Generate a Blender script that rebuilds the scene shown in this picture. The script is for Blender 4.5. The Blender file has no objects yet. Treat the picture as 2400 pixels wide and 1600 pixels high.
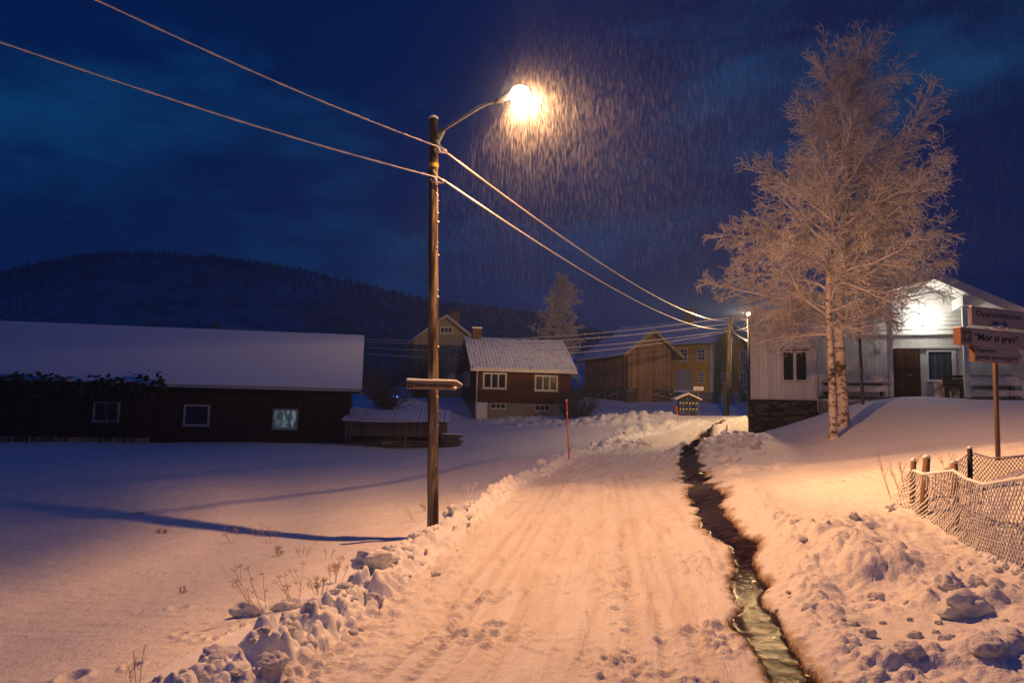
import bpy, math, random
import numpy as np
from mathutils import Vector, Matrix
random.seed(7)
rng = np.random.default_rng(7)
SC = bpy.context.scene
COL = SC.collection
PI = math.pi

# ------------------------------------------------------------------ camera
F = 1700.0 / 2400.0
PITCH, ROLL, CAMZ = math.atan(160 / 1700.0), math.radians(1.2), 1.7
CAM = Vector((0, 0, CAMZ))
FWD = Vector((0, math.cos(PITCH), math.sin(PITCH)))
UPV = Vector((0, -math.sin(PITCH), math.cos(PITCH)))
RGT = Vector((1, 0, 0))
cx = RGT * math.cos(ROLL) + UPV * math.sin(ROLL)
cy = -RGT * math.sin(ROLL) + UPV * math.cos(ROLL)
cd = bpy.data.cameras.new('camera')
cd.sensor_width = 36.0
cd.lens = 36.0 * F
cd.clip_start = 0.05
cd.clip_end = 6000
cam = bpy.data.objects.new('camera', cd)
COL.objects.link(cam)
m = Matrix((cx, cy, -FWD)).transposed().to_4x4()
m.translation = CAM
cam.matrix_world = m
SC.camera = cam


def ray(px, py):
    u, v = (px - 1200) / 1700.0, (800 - py) / 1700.0
    return FWD + cx * u + cy * v


def P(px, py, Y):
    """the point of the place seen at that spot of the photograph, Y metres ahead"""
    d = ray(px, py)
    return CAM + d * (Y / d.y)


class Frame:
    """a facade plane: origin on the ground, local x along it, local y into the building"""
    def __init__(s, px, py, Y, a):
        s.o = P(px, py, Y)
        s.a = a
        s.dx = Vector((math.cos(a), math.sin(a), 0))
        s.dy = Vector((-math.sin(a), math.cos(a), 0))

    def loc(s, px, py, off=0.0):
        d = ray(px, py)
        k = (off - (CAM - s.o).dot(s.dy)) / d.dot(s.dy)
        q = CAM + d * k - s.o
        return q.dot(s.dx), q.z

    def side(s, px, py, X=0.0):
        d = ray(px, py)
        k = (X - (CAM - s.o).dot(s.dx)) / d.dot(s.dx)
        q = CAM + d * k - s.o
        return q.dot(s.dy), q.z


# ------------------------------------------------------------------ terrain
def _r2(x):
    return x * x


ctrl = []      # (x, y, z)
for px, py, Y in [
    (1510, 1071, 25), (1650, 1020, 34), (1600, 1000, 37), (1702, 979, 47), (1595, 977, 41),
    (1113, 984, 48), (1225, 980, 48.5), (1345, 975, 48), (1087, 937, 54), (1100, 1040, 38), (1200, 1015, 40),
    (930, 1048, 38), (815, 1040, 38), (0, 1037, 34.2), (400, 1040, 35.5), (930, 936, 52), (1020, 934, 60),
    (1472, 944, 58), (1373, 928, 66), (1574, 937, 60), (1670, 945, 70), (1757, 964, 66), (1500, 962, 50), (1420, 985, 44),
    (1757, 1022, 31), (1915, 975, 29.6), (2090, 934, 28), (2250, 936, 26.5), (2400, 945, 25), (1953, 1027, 21), (1974, 1000, 22.5), (2022, 943, 26),
    (1684, 1061, 24), (1900, 1090, 15.5), (1800, 1120, 13.8), (2000, 1100, 13), (2200, 1040, 17), (2347, 1072, 9.5),
    (2090, 1200, 8.9), (2168, 1236, 8.5), (2233, 1272, 7.9), (2300, 1302, 7.2), (2397, 1342, 6.4), (2560, 1430, 5.5), (2000, 1240, 8.2), (2350, 1590, 4.4), (1900, 1330, 7.7),
    (1850, 1035, 24), (2300, 1000, 17), (1330, 1072, 24)]:
    ctrl.append(tuple(P(px, py, Y)))
for x, y, z in [
    (0, 0, 0), (0.3, 4, 0), (0.8, 8, 0), (1.6, 12, 0), (2.6, 17, .03), (-1.2, 4.5, -.02), (-0.3, 8, -.02), (.6, 12, 0), (1.6, 17, .02),
    (1.8, 4, 0.0), (2.0, 8, 0.0), (2.4, 12, .04), (3.9, 17, .1), (-3.2, 4.5, -.36), (-2.3, 8, -.36), (-2, 11.5, -.38), (-1.2, 16, -.38), (0.4, 22, -.36),
    (-6, 5, -.4), (-8, 10, -.4), (-12, 15, -.38), (-6, 15, -.4), (-9, 25, -.36), (-20, 25, -.36), (-4, 25, -.38), (-2, 30, -.3), (-30, 20, -.4), (-30, 40, -.3),
    (-10, 0, -.3), (6, 0, .3), (-20, 60, 1.0), (-60, 60, .5), (-60, 20, -.4), (30, 25, 2.4), (40, 60, 3), (60, 30, 2.6), (0, 80, 4), (30, 80, 3.8),
    (-100, 130, 3), (0, 130, 6), (100, 130, 6), (22, 50, 1.9), (12, 4, .8), (20, 10, 1.8), (60, 0, 3), (-60, 0, -.4)]:
    ctrl.append((x, y, z))
CT = np.array(ctrl)
SCL = 20.0


def _phi(d2):
    return np.where(d2 > 1e-12, 0.5 * d2 * np.log(np.maximum(d2, 1e-12)), 0.0)


_n = len(CT)
_xy = CT[:, :2] / SCL
_K = _phi(((_xy[:, None] - _xy[None]) ** 2).sum(-1)) + np.eye(_n) * 2e-3
_Pm = np.c_[np.ones(_n), _xy]
_A = np.block([[_K, _Pm], [_Pm.T, np.zeros((3, 3))]])
_w = np.linalg.solve(_A, np.r_[CT[:, 2], 0, 0, 0])


def base(x, y):
    x = np.asarray(x, float).ravel() / SCL
    y = np.asarray(y, float).ravel() / SCL
    out = _w[_n] + _w[_n + 1] * x + _w[_n + 2] * y
    for i in range(_n):
        out += _w[i] * _phi((x - _xy[i, 0]) ** 2 + (y - _xy[i, 1]) ** 2)
    return out


_YS = np.geomspace(2.0, 125, 900)


def G(px, py):
    """where the sight line of that spot first meets the bare ground"""
    d = ray(px, py)
    k = _YS / d.y
    zz = CAMZ + d.z * k - base(d.x * k, _YS)
    i = int(np.argmax(zz < 0))
    if i == 0:
        i = len(_YS) - 1
    t = zz[i - 1] / (zz[i - 1] - zz[i])
    Y = _YS[i - 1] + t * (_YS[i] - _YS[i - 1])
    return P(px, py, float(Y))


D = 2400 / 2352.0     # the picture was measured at 2352 wide
LEFT = [(-2.3, 1.0)] + [tuple(G(a * D, b * D)[:2]) for a, b in
        [(650, 1568), (790, 1470), (960, 1330), (1055, 1250), (1130, 1185), (1225, 1105), (1330, 1052), (1430, 1015), (1500, 1000)]]
CHAN = [(2.05, 0.5, .2)]
for a0, a1, b in [(1775, 1890, 1568), (1735, 1835, 1500), (1690, 1790, 1430), (1675, 1765, 1360), (1672, 1752, 1290), (1668, 1745, 1250), (1590, 1690, 1200),
                  (1585, 1668, 1150), (1568, 1622, 1100), (1552, 1610, 1050), (1585, 1625, 1012), (1605, 1655, 996), (1650, 1680, 988)]:
    p0, p1 = G(a0 * D, b * D), G(a1 * D, b * D)
    CHAN.append(((p0.x + p1.x) / 2, (p0.y + p1.y) / 2, max(.12, .5 * (p1 - p0).length)))


def polydist(x, y, pl, attr=None):
    """distance to a polyline, signed positive on its left; optional attribute along it and arc length"""
    best = np.full(x.shape, 1e9)
    sg = np.zeros_like(x)
    at = np.zeros_like(x)
    arc = np.zeros_like(x)
    s0 = 0.0
    for i in range(len(pl) - 1):
        ax, ay = pl[i][:2]
        bx, by = pl[i + 1][:2]
        L = math.hypot(bx - ax, by - ay)
        ux, uy = (bx - ax) / L, (by - ay) / L
        t = np.clip((x - ax) * ux + (y - ay) * uy, 0, L)
        ex, ey = x - ax - t * ux, y - ay - t * uy
        d2 = ex * ex + ey * ey
        mk = d2 < best
        best = np.where(mk, d2, best)
        sg = np.where(mk, np.sign(ux * ey - uy * ex), sg)
        arc = np.where(mk, s0 + t, arc)
        if attr:
            at = np.where(mk, pl[i][2] + (pl[i + 1][2] - pl[i][2]) * t / L, at)
        s0 += L
    return np.sqrt(best) * sg, at, arc


_T = rng.random((256, 256))
_TJ = rng.random((256, 256, 3))


def vn(x, y, f, k=0):
    x = x * f + 17.3 * k
    y = y * f + 5.1 * k
    xi, yi = np.floor(x).astype(int), np.floor(y).astype(int)
    a, b = x - xi, y - yi
    a = a * a * (3 - 2 * a)
    b = b * b * (3 - 2 * b)
    g = lambda i, j: _T[(xi + i) & 255, (yi + j) & 255]
    return (g(0, 0) * (1 - a) + g(1, 0) * a) * (1 - b) + (g(0, 1) * (1 - a) + g(1, 1) * a) * b - .5


def fbm(x, y, f, o=4, k=0):
    s, a = 0, 1
    for i in range(o):
        s = s + a * vn(x, y, f * 2.03 ** i, k + i)
        a *= .5
    return s


def clod(x, y, cell, dens=.6, k=0):
    """rounded lumps scattered over a height field, 0..1"""
    x = x / cell + 31.7 * k
    y = y / cell + 11.9 * k
    xi, yi = np.floor(x).astype(int), np.floor(y).astype(int)
    h = np.zeros_like(x)
    for i in (-1, 0, 1):
        for j in (-1, 0, 1):
            T = _TJ[(xi + i) & 255, (yi + j) & 255]
            r = .25 + .5 * T[..., 2]
            dx = x - (xi + i + .15 + .7 * T[..., 0])
            dy = y - (yi + j + .15 + .7 * T[..., 1])
            q = 1 - (dx * dx + dy * dy) / (r * r)
            h = np.maximum(h, np.where((T[..., 0] * 7.31 % 1) < dens, r * np.minimum(1, 1.7 * np.maximum(q, 0)) ** .7, 0))
    return h


def sst(a, b, x):
    t = np.clip((x - a) / (b - a), 0, 1)
    return t * t * (3 - 2 * t)


MOUNDS = []     # x, y, rx, ry, height, clods
for px, py, rx, ry, h, c in [(1690, 1052, 1.5, 2.6, .22, .22), (1735, 1010, 1.4, 1.6, .5, .25), (1450, 990, 3.0, 1.3, .35, .3), (1555, 1002, 2.4, .8, .16, .2), (1330, 990, 3.5, 1.0, .15, .2),
                             (1220, 985, 3.5, .8, .1, .2), (1740, 985, 1.2, .8, .15, .15), (1465, 1050, 1.3, 1.8, .12, .18), (1730, 1110, 1.0, 1.5, .06, .13),
                             (1960, 1285, .45, .6, .1, .1), (2030, 1340, .5, .4, .13, .12), (2250, 1400, .4, .3, .07, .07), (2330, 1540, .4, .25, .06, .07), (1930, 1240, .6, .4, .05, .06)]:
    g = G(px, py)
    MOUNDS.append((g.x, g.y, rx, ry, h, c))

MARKS = []      # small pits: footprints and animal tracks (x, y, radius, depth)
for i in range(46):
    t = i / 45
    py = 1590 - 470 * t ** .75
    px = 1440 + 30 * math.sin(i * 1.7) + 45 * math.sin(i * .35) + (28 if i % 2 else -28) * (1 - .5 * t)
    g = G(px, py)
    MARKS.append((g.x + .05 * math.sin(i * 5.3), g.y, .042 + .014 * math.sin(i * 2.9), .034 + .014 * math.sin(i * 4.1)))
for i in range(26):
    t = i / 25
    g = G(1985 - 75 * t + 4 * math.sin(i * 3), 1032 + 48 * t)
    MARKS.append((g.x, g.y, .05, .05))
for px, py, r in [(420, 1428, .09), (170, 1590, .09), (310, 1565, .06), (424, 1488, .06), (325, 1436, .035), (500, 1500, .04), (520, 1490, .04), (470, 1503, .05), (450, 1495, .06), (560, 1470, .05), (590, 1460, .05), (380, 1345, .05)]:
    g = G(px, py)
    MARKS.append((g.x, g.y, r, .07))
for i in range(14):
    g = G(1808 + 5.5 * i, 1218 + 5 * math.sin(i * 2.1) + .5 * i)
    MARKS.append((g.x, g.y, .045, .06))
for i in range(40):
    g = G(1800 + 6.2 * i, 1150 - .9 * i + 2 * math.sin(i * 1.3))
    MARKS.append((g.x, g.y, .06, .04 if i > 20 else .02))
MARKS = np.array(MARKS)


def detail(x, y):
    """height added to the bare ground, wetness, distance left of the road edge, road arc length"""
    dl, _, arc = polydist(x, y, LEFT)
    dc, hw, arcc = polydist(x, y, CHAN, True)
    near = sst(70, 20, y)
    wob = fbm(x, y, 1.1, 3, 3)
    # road side bank
    e = dl + .12 * wob
    alive = sst(52, 32, y)
    bh = (.17 + .08 * vn(x, y, .6, 9)) * np.exp(-_r2((e - .34) / .24)) * alive
    inb = sst(-.12, .15, e) * sst(.78, .5, e) * alive * sst(-.5, .1, fbm(x, y, .9, 2, 8))
    c1 = clod(x, y, .27, .6, 1)
    c2 = clod(x, y, .14, .6, 2)
    c3 = clod(x, y, .07, .55, 3)
    bh = bh + inb * (.14 * c1 + .12 * c2 + .07 * c3 + .02 * fbm(x, y, 9, 3, 7))
    sk = sst(-.8, -.05, e) * sst(.2, -.1, e) * alive
    bh = bh + sk * (.05 * c3 + .05 * c2 * (c2 > .3))
    field = sst(.9, 1.6, dl)
    h = bh + field * (.035 * fbm(x, y, .9, 3, 5) + .022 * fbm(x * .45, y * 1.5, 5, 4, 6))
    # road
    right = -dc                          # positive on the right of the channel
    road = sst(.05, -.25, dl) * sst(.0, .2, -right - hw * .4) * sst(60, 35, y)
    u = -dl
    wr = fbm(u * 3, arc * .35, 1.0, 3, 12)
    rut = sum(a_ * np.exp(-_r2((u - c_ + .05 * wr) / s_)) for c_, a_, s_ in ((.62, .8, .045), (.82, 1, .05), (1.0, .7, .04), (1.28, .45, .05), (1.9, .4, .05), (2.25, .8, .05), (2.42, .7, .045), (2.7, .5, .05)))
    tread = np.maximum(0, np.sin(arc * 48 + 3 * wr)) * (vn(x, y, 3, 30) + .5)
    rough = (clod(x, y, .085, .45, 15) + .6 * clod(x, y, .045, .5, 17)) * sst(-.12, .22, fbm(x, y, 1.3, 3, 16))
    h = h + road * (-.04 * rut + .036 * rut * tread + .026 * fbm(u * 5, arc * .5, 2.0, 4, 14) + .02 * fbm(x, y, 1.6, 2, 13) +   .055 * rough * (.2 + np.exp(-_r2((u - 1.0) / .4)) + .6 * np.exp(-_r2((u - 2.1) / .25)) + np.exp(-_r2((-right - hw - .25) / .3))))
    track = road * np.clip(.55 * rut + .5 * sst(0, .5, fbm(u * 5, arc * .5, 1.5, 4, 18)) + .4 * rough, 0, 1)
    # melt water channel
    q = np.abs(dc) / ((.82 - .25 * sst(6.5, 10, y)) * hw) + .9 * fbm(x, y, 1.5, 3, 21) + .22 * fbm(x, y, 6, 4, 22) + .15 * fbm(x, y, 28, 2, 26)
    q = np.where(y > 38, q + 9, q)
    wet = sst(1.07, .93, q)
    slush = sst(1.7, 1.15, q + .8 * fbm(x, y, 1.1, 3, 25) + .5 * fbm(x, y, 13, 3, 35))
    h = h - .035 * sst(1.35, .85, q) + (1 - wet) * slush * .03 * fbm(x, y, 14, 3, 23) + .005 * wet * fbm(x, y, 6, 4, 24)
    # right hand snow
    rr = sst(.15, .6, right - hw * .8)
    rough_r = rr * sst(10.5, 8.2, y) * sst(-.35, .25, fbm(x, y, .8, 2, 27) + .12)
    rough_r = rough_r * sst(1.6, .6, right - 2.2)
    h = h + rr * near * (.05 * fbm(x, y, .7, 3, 28) + .012 * fbm(x, y, 3.0, 3, 29))
    h = h + rough_r * (.07 * clod(x, y, .36, .22, 31) + .035 * clod(x, y, .17, .35, 32) + .035 * clod(x, y, .07, .5, 33) + .03 * fbm(x, y, 7, 3, 34))
    lip = np.exp(-_r2((right - hw - .3) / .22)) * sst(20, 12, y)
    h = h + lip * (.05 + .06 * c2 + .05 * c3)
    for mx, my, rx, ry, hh, cc in MOUNDS:
        g = np.exp(-_r2((x - mx) / rx) - _r2((y - my) / ry))
        mk = g > .02
        if mk.any():
            h[mk] += g[mk] * hh + sst(.15, .5, g[mk]) * cc * (1.0 * clod(x[mk], y[mk], .5, .7, 41) + .6 * clod(x[mk], y[mk], .24, .7, 42))
    for mx, my, r, dp in MARKS:
        d2 = (x - mx) ** 2 + (y - my) ** 2
        mk = d2 < 9 * r * r
        if mk.any():
            t = d2[mk] / (r * r)
            h[mk] += dp * (.45 * np.exp(-_r2((np.sqrt(t) - 1.3) / .35)) - np.exp(-t * 1.2))
    # far snow
    far = sst(25, 45, y) * (1 - sst(-3, -1, -np.abs(x) * 0 - 5))
    h = h + sst(30, 50, y) * .12 * fbm(x, y, .35, 4, 50)
    return h, wet, slush, dl, right, arc, u, track


def full(x, y):
    x = np.atleast_1d(np.asarray(x, float))
    y = np.atleast_1d(np.asarray(y, float))
    return base(x, y) + detail(x, y)[0]


def Z(x, y):
    return float(full([x], [y])[0])


def on(px, py):
    g = G(px, py)
    return Vector((g.x, g.y, Z(g.x, g.y)))

# ------------------------------------------------------------------ node helpers


def mat(name):
    mt = bpy.data.materials.new(name)
    mt.use_nodes = True
    nt = mt.node_tree
    b = nt.nodes['Principled BSDF']
    b.inputs['Specular IOR Level'].default_value = .3
    return mt, nt, b


def nd(nt, typ, **kw):
    n = nt.nodes.new('ShaderNode' + typ)
    for k, v in kw.items():
        if k in n.inputs:
            n.inputs[k].default_value = v
        else:
            setattr(n, k, v)
    return n


def math_(nt, op, a, b=None):
    n = nd(nt, 'Math', operation=op)
    for i, v in enumerate((a, b)):
        if v is None:
            continue
        if hasattr(v, 'is_output'):
            nt.links.new(v, n.inputs[i])
        else:
            n.inputs[i].default_value = v
    return n.outputs[0]


def noise(nt, vec, scale, detail=4, rough=.55):
    n = nd(nt, 'TexNoise')
    n.inputs['Scale'].default_value = scale
    n.inputs['Detail'].default_value = detail
    n.inputs['Roughness'].default_value = rough
    if vec is not None:
        nt.links.new(vec, n.inputs['Vector'])
    return n.outputs['Fac']


def mapped(nt, scale, out='Object'):
    t = nd(nt, 'TexCoord')
    mp = nd(nt, 'Mapping')
    mp.inputs['Scale'].default_value = scale
    nt.links.new(t.outputs[out], mp.inputs['Vector'])
    return mp.outputs['Vector']


def ramp(nt, fac, stops):
    r = nd(nt, 'ValToRGB')
    el = r.color_ramp.elements
    while len(el) < len(stops):
        el.new(.5)
    for e, (p, c) in zip(el, stops):
        e.position = p
        e.color = (*c, 1) if len(c) == 3 else c
    nt.links.new(fac, r.inputs[0])
    return r.outputs[0]


def mix(nt, fac, a, b, mode='MIX'):
    n = nd(nt, 'Mix', data_type='RGBA', blend_type=mode)
    for i, v in ((0, fac), (6, a), (7, b)):
        if hasattr(v, 'is_output'):
            nt.links.new(v, n.inputs[i])
        elif i == 0:
            n.inputs[0].default_value = v
        else:
            n.inputs[i].default_value = (*v, 1)
    return n.outputs[2]


def bump(nt, h, dist, strength=1.0, prev=None):
    b = nd(nt, 'Bump')
    b.inputs['Strength'].default_value = strength
    b.inputs['Distance'].default_value = dist
    nt.links.new(h, b.inputs['Height'])
    if prev is not None:
        nt.links.new(prev, b.inputs['Normal'])
    return b.outputs[0]


def snow_mat(name, col=(.80, .82, .86), tr=False):
    mt, nt, b = mat(name)
    v = mapped(nt, (1, 1, 1))
    n1 = noise(nt, v, 5, 5, .6)
    n2 = noise(nt, v, 45, 4, .6)
    n3 = noise(nt, v, 1.2, 3, .5)
    c = mix(nt, n3, tuple(k * .93 for k in col), tuple(min(1, k * 1.05) for k in col))
    nt.links.new(c, b.inputs['Base Color'])
    b.inputs['Roughness'].default_value = .75
    b.inputs['Specular IOR Level'].default_value = .25
    nb = bump(nt, n1, .03, .6)
    nb = bump(nt, n2, .008, .7, nb)
    nt.links.new(nb, b.inputs['Normal'])
    return mt


def plank_mat(name, c0, c1, w=.14, horizontal=False, rough=.8, groove=.012, grain=1.0):
    """boards: hue varies board by board, a groove between them, grain along them"""
    mt, nt, b = mat(name)
    t = nd(nt, 'TexCoord')
    sp = nd(nt, 'SeparateXYZ')
    nt.links.new(t.outputs['Object'], sp.inputs[0])
    k = sp.outputs['Z'] if horizontal else math_(nt, 'ADD', sp.outputs['X'], sp.outputs['Y'])
    k = math_(nt, 'DIVIDE', k, w)
    fl = math_(nt, 'FLOOR', k)
    fr = math_(nt, 'FRACT', k)
    wn = nd(nt, 'TexWhiteNoise', noise_dimensions='1D')
    nt.links.new(fl, wn.inputs['W'])
    gv = mapped(nt, (1.2, 1.2, 25) if horizontal else (25, 25, 1.2))
    g = noise(nt, gv, 1.5, 6, .65)
    big = noise(nt, mapped(nt, (1, 1, 1)), .9, 3)
    f = math_(nt, 'ADD', math_(nt, 'MULTIPLY', wn.outputs['Value'], .45), math_(nt, 'MULTIPLY', g, .75 * grain))
    f = math_(nt, 'ADD', f, math_(nt, 'MULTIPLY', math_(nt, 'SUBTRACT', big, .5), .6))
    c = ramp(nt, f, [(.15, c0), (.85, c1)])
    ed = math_(nt, 'ABSOLUTE', math_(nt, 'SUBTRACT', fr, .5))
    ed = math_(nt, 'GREATER_THAN', ed, .46)
    h = math_(nt, 'SUBTRACT', math_(nt, 'MULTIPLY', g, .25), ed)
    nt.links.new(c, b.inputs['Base Color'])
    b.inputs['Roughness'].default_value = rough
    nt.links.new(bump(nt, h, groove), b.inputs['Normal'])
    return mt


def plain_mat(name, col, rough=.6, var=.25, scale=6, metal=0.0, bd=.003):
    mt, nt, b = mat(name)
    n = noise(nt, mapped(nt, (1, 1, 1)), scale, 5, .6)
    c = mix(nt, n, tuple(k * (1 - var) for k in col), tuple(min(1, k * (1 + var)) for k in col))
    nt.links.new(c, b.inputs['Base Color'])
    b.inputs['Roughness'].default_value = rough
    b.inputs['Metallic'].default_value = metal
    nt.links.new(bump(nt, n, bd), b.inputs['Normal'])
    return mt


def stone_mat(name, c0, c1):
    mt, nt, b = mat(name)
    t = nd(nt, 'TexCoord')
    sp = nd(nt, 'SeparateXYZ')
    nt.links.new(t.outputs['Object'], sp.inputs[0])
    cb = nd(nt, 'CombineXYZ')
    nt.links.new(math_(nt, 'MULTIPLY', math_(nt, 'ADD', sp.outputs['X'], sp.outputs['Y']), 1.5), cb.inputs[0])
    nt.links.new(math_(nt, 'MULTIPLY', sp.outputs['Z'], 5.5), cb.inputs[1])
    wn = nd(nt, 'TexNoise')
    wn.inputs['Scale'].default_value = 2.0
    nt.links.new(cb.outputs[0], wn.inputs['Vector'])
    va = nd(nt, 'VectorMath', operation='MULTIPLY_ADD')
    va.inputs[1].default_value = (.5, .5, .5)
    nt.links.new(wn.outputs['Color'], va.inputs[0])
    nt.links.new(cb.outputs[0], va.inputs[2])
    vo = nd(nt, 'TexVoronoi', feature='F1')
    vo.inputs['Scale'].default_value = 1.0
    nt.links.new(va.outputs[0], vo.inputs['Vector'])
    ve = nd(nt, 'TexVoronoi', feature='DISTANCE_TO_EDGE')
    ve.inputs['Scale'].default_value = 1.0
    nt.links.new(va.outputs[0], ve.inputs['Vector'])
    sx = nd(nt, 'SeparateColor')
    nt.links.new(vo.outputs['Color'], sx.inputs[0])
    c = ramp(nt, sx.outputs[0], [(0, c0), (1, c1)])
    joint = ramp(nt, ve.outputs['Distance'], [(.02, (0, 0, 0)), (.1, (1, 1, 1))])
    c = mix(nt, joint, tuple(k * .25 for k in c0), c)
    nt.links.new(c, b.inputs['Base Color'])
    b.inputs['Roughness'].default_value = .9
    nb = bump(nt, joint, .05)
    nb = bump(nt, noise(nt, mapped(nt, (1, 1, 1)), 9, 5), .03, .7, nb)
    nt.links.new(nb, b.inputs['Normal'])
    return mt


def glass_mat(name, col=(.01, .011, .014), rough=.12):
    mt, nt, b = mat(name)
    b.inputs['Base Color'].default_value = (*col, 1)
    b.inputs['Roughness'].default_value = rough
    b.inputs['Specular IOR Level'].default_value = .5
    n = noise(nt, mapped(nt, (1, 1, 1)), 1.6, 2)
    nt.links.new(bump(nt, n, .02, .3), b.inputs['Normal'])
    return mt


def emit_mat(name, col, s):
    mt, nt, b = mat(name)
    b.inputs['Base Color'].default_value = (*col, 1)
    b.inputs['Emission Color'].default_value = (*col, 1)
    b.inputs['Emission Strength'].default_value = s
    return mt


M = {}
M['snow'] = snow_mat('snow')
M['frost'] = snow_mat('rime', (.66, .61, .60))
M['roofsnow'] = snow_mat('roof_snow', (.74, .76, .82))


def tiled_snow(name, sx, sz, amt, tile=(.05, .045, .045), bd=.05):
    """thin snow on a tiled or corrugated roof: the rows show through"""
    mt, nt, b = mat(name)
    t = nd(nt, 'TexCoord')
    sp = nd(nt, 'SeparateXYZ')
    nt.links.new(t.outputs['Object'], sp.inputs[0])
    w = math_(nt, 'SINE', math_(nt, 'MULTIPLY', sp.outputs['X'], 2 * PI / sx))
    if sz:
        w2 = math_(nt, 'FRACT', math_(nt, 'DIVIDE', sp.outputs['Z'], sz))
        w = math_(nt, 'ADD', math_(nt, 'MULTIPLY', w, .5), math_(nt, 'MULTIPLY', w2, -1.2))
    n = noise(nt, mapped(nt, (1, 1, 1)), 3.5, 5, .65)
    f = math_(nt, 'ADD', math_(nt, 'MULTIPLY', w, .1 if sz else .01), n)
    c = mix(nt, ramp(nt, f, [(.36 - amt, (0, 0, 0)), (.46 - amt, (1, 1, 1))]), tile, (.72, .74, .8))
    nt.links.new(c, b.inputs['Base Color'])
    b.inputs['Roughness'].default_value = .75
    nt.links.new(bump(nt, math_(nt, 'ADD', math_(nt, 'MULTIPLY', w, .5), n), bd), b.inputs['Normal'])
    return mt


M['tilesnow'] = tiled_snow('snow_dusted_tiles', .24, .17, .12)
M['corrsnow'] = tiled_snow('snow_dusted_corrugated_iron', .17, 0, .26, bd=.0008)
M['corrsnow2'] = tiled_snow('snow_dusted_iron_sheet', .22, 0, .08)
M['barnred'] = plank_mat('dark_red_boards', (.014, .004, .0035), (.045, .012, .009), .16)
M['housered'] = plank_mat('red_brown_boards', (.05, .014, .007), (.11, .034, .017), .13)
M['cream'] = plank_mat('cream_boards', (.32, .27, .16), (.46, .39, .24), .14, grain=.6)
M['greywood'] = plank_mat('weathered_boards', (.10, .058, .038), (.32, .195, .125), .19)
M['greydark'] = plank_mat('old_dark_boards', (.05, .038, .028), (.16, .11, .08), .2)
M['yellow'] = plank_mat('ochre_boards', (.60, .33, .04), (.80, .46, .08), .14, grain=.6)
M['whitev'] = plank_mat('white_vertical_boards', (.60, .58, .56), (.76, .74, .72), .17, grain=.4, rough=.6)
M['whiteh'] = plank_mat('white_horizontal_boards', (.66, .66, .64), (.78, .78, .76), .17, True, .6, .004, .4)
M['white'] = plain_mat('white_paint', (.72, .71, .69), .55, .08)
M['trim'] = plain_mat('off_white_trim', (.6, .57, .54), .6, .12)
M['dimwhite'] = plain_mat('grey_white_trim', (.4, .39, .38), .6, .15)
M['stone'] = stone_mat('dry_stone', (.03, .025, .021), (.10, .082, .066))
M['stonel'] = stone_mat('pale_rough_stone', (.12, .095, .075), (.34, .27, .21))
M['concrete'] = plain_mat('concrete', (.26, .23, .2), .9, .25, 3)
M['glass'] = glass_mat('dark_window_glass')
M['brick'] = plain_mat('sooty_chimney_brick', (.16, .085, .06), .9, .4, 9)
M['polewood'] = None
M['metal'] = plain_mat('galvanised_steel', (.35, .34, .33), .5, .2, 12, .6)
M['darkmetal'] = plain_mat('dark_metal', (.05, .05, .05), .5, .3, 12, .4)
M['black'] = plain_mat('black_paint', (.012, .012, .013), .6, .2)
M['orange'] = plain_mat('orange_plastic', (.75, .10, .035), .5, .12)
M['doorwood'] = plank_mat('stained_door_wood', (.045, .017, .008), (.11, .045, .02), .11)
M['benchwood'] = plain_mat('dark_bench_wood', (.07, .045, .03), .7, .35, 8)
M['tanwood'] = plank_mat('bare_tan_boards', (.3, .19, .1), (.5, .34, .2), .12)
M['weed'] = plain_mat('dry_rimed_stem', (.42, .32, .25), .9, .3, 20)
M['conifer'] = plain_mat('frosted_conifers', (.16, .165, .20), .9, .4, .05)
M['bush'] = plain_mat('dark_twigs', (.10, .085, .075), .9, .3, 10)
M['vine'] = plain_mat('dead_creeper', (.02, .016, .014), .9, .4, 10)
M['fencewire'] = plain_mat('rusty_wire', (.10, .075, .06), .7, .3, 20, .3)
M['sign'] = plain_mat('sign_face', (.30, .285, .29), .5, .08, 4)
M['signframe'] = plain_mat('sign_edge_frame', (.11, .045, .03), .6, .2)
M['postbrown'] = plain_mat('post_paint', (.10, .07, .06), .6, .15)
M['mailbox'] = plain_mat('olive_mailbox', (.055, .055, .03), .5, .2)
M['redbox'] = plain_mat('red_paint', (.35, .05, .03), .5, .2)
M['curtain'] = None


def pole_mat():
    mt, nt, b = mat('weathered_pole_timber')
    v = mapped(nt, (9, 9, .8))
    g = noise(nt, v, 2.5, 7, .7)
    p = noise(nt, mapped(nt, (6, 6, .5)), 1.3, 4, .6)
    c = ramp(nt, g, [(.3, (.05, .036, .026)), (.5, (.17, .13, .095)), (.72, (.36, .30, .235))])
    dark = ramp(nt, p, [(.50, (0, 0, 0)), (.58, (1, 1, 1))])
    c = mix(nt, dark, c, (.03, .02, .014))
    nt.links.new(c, b.inputs['Base Color'])
    b.inputs['Roughness'].default_value = .85
    nt.links.new(bump(nt, g, .015), b.inputs['Normal'])
    return mt


def birch_mat():
    mt, nt, b = mat('birch_bark')
    n = noise(nt, mapped(nt, (2.4, 2.4, 4.2)), 1.7, 6, .72)
    n2 = noise(nt, mapped(nt, (1, 1, 1)), .8, 3)
    f = math_(nt, 'ADD', n, math_(nt, 'MULTIPLY', math_(nt, 'SUBTRACT', n2, .5), .5))
    c = ramp(nt, f, [(.33, (.05, .032, .022)), (.42, (.17, .12, .085)), (.49, (.62, .54, .46)), (.75, (.78, .72, .65))])
    nt.links.new(c, b.inputs['Base Color'])
    b.inputs['Roughness'].default_value = .85
    nt.links.new(bump(nt, f, .05), b.inputs['Normal'])
    return mt


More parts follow.
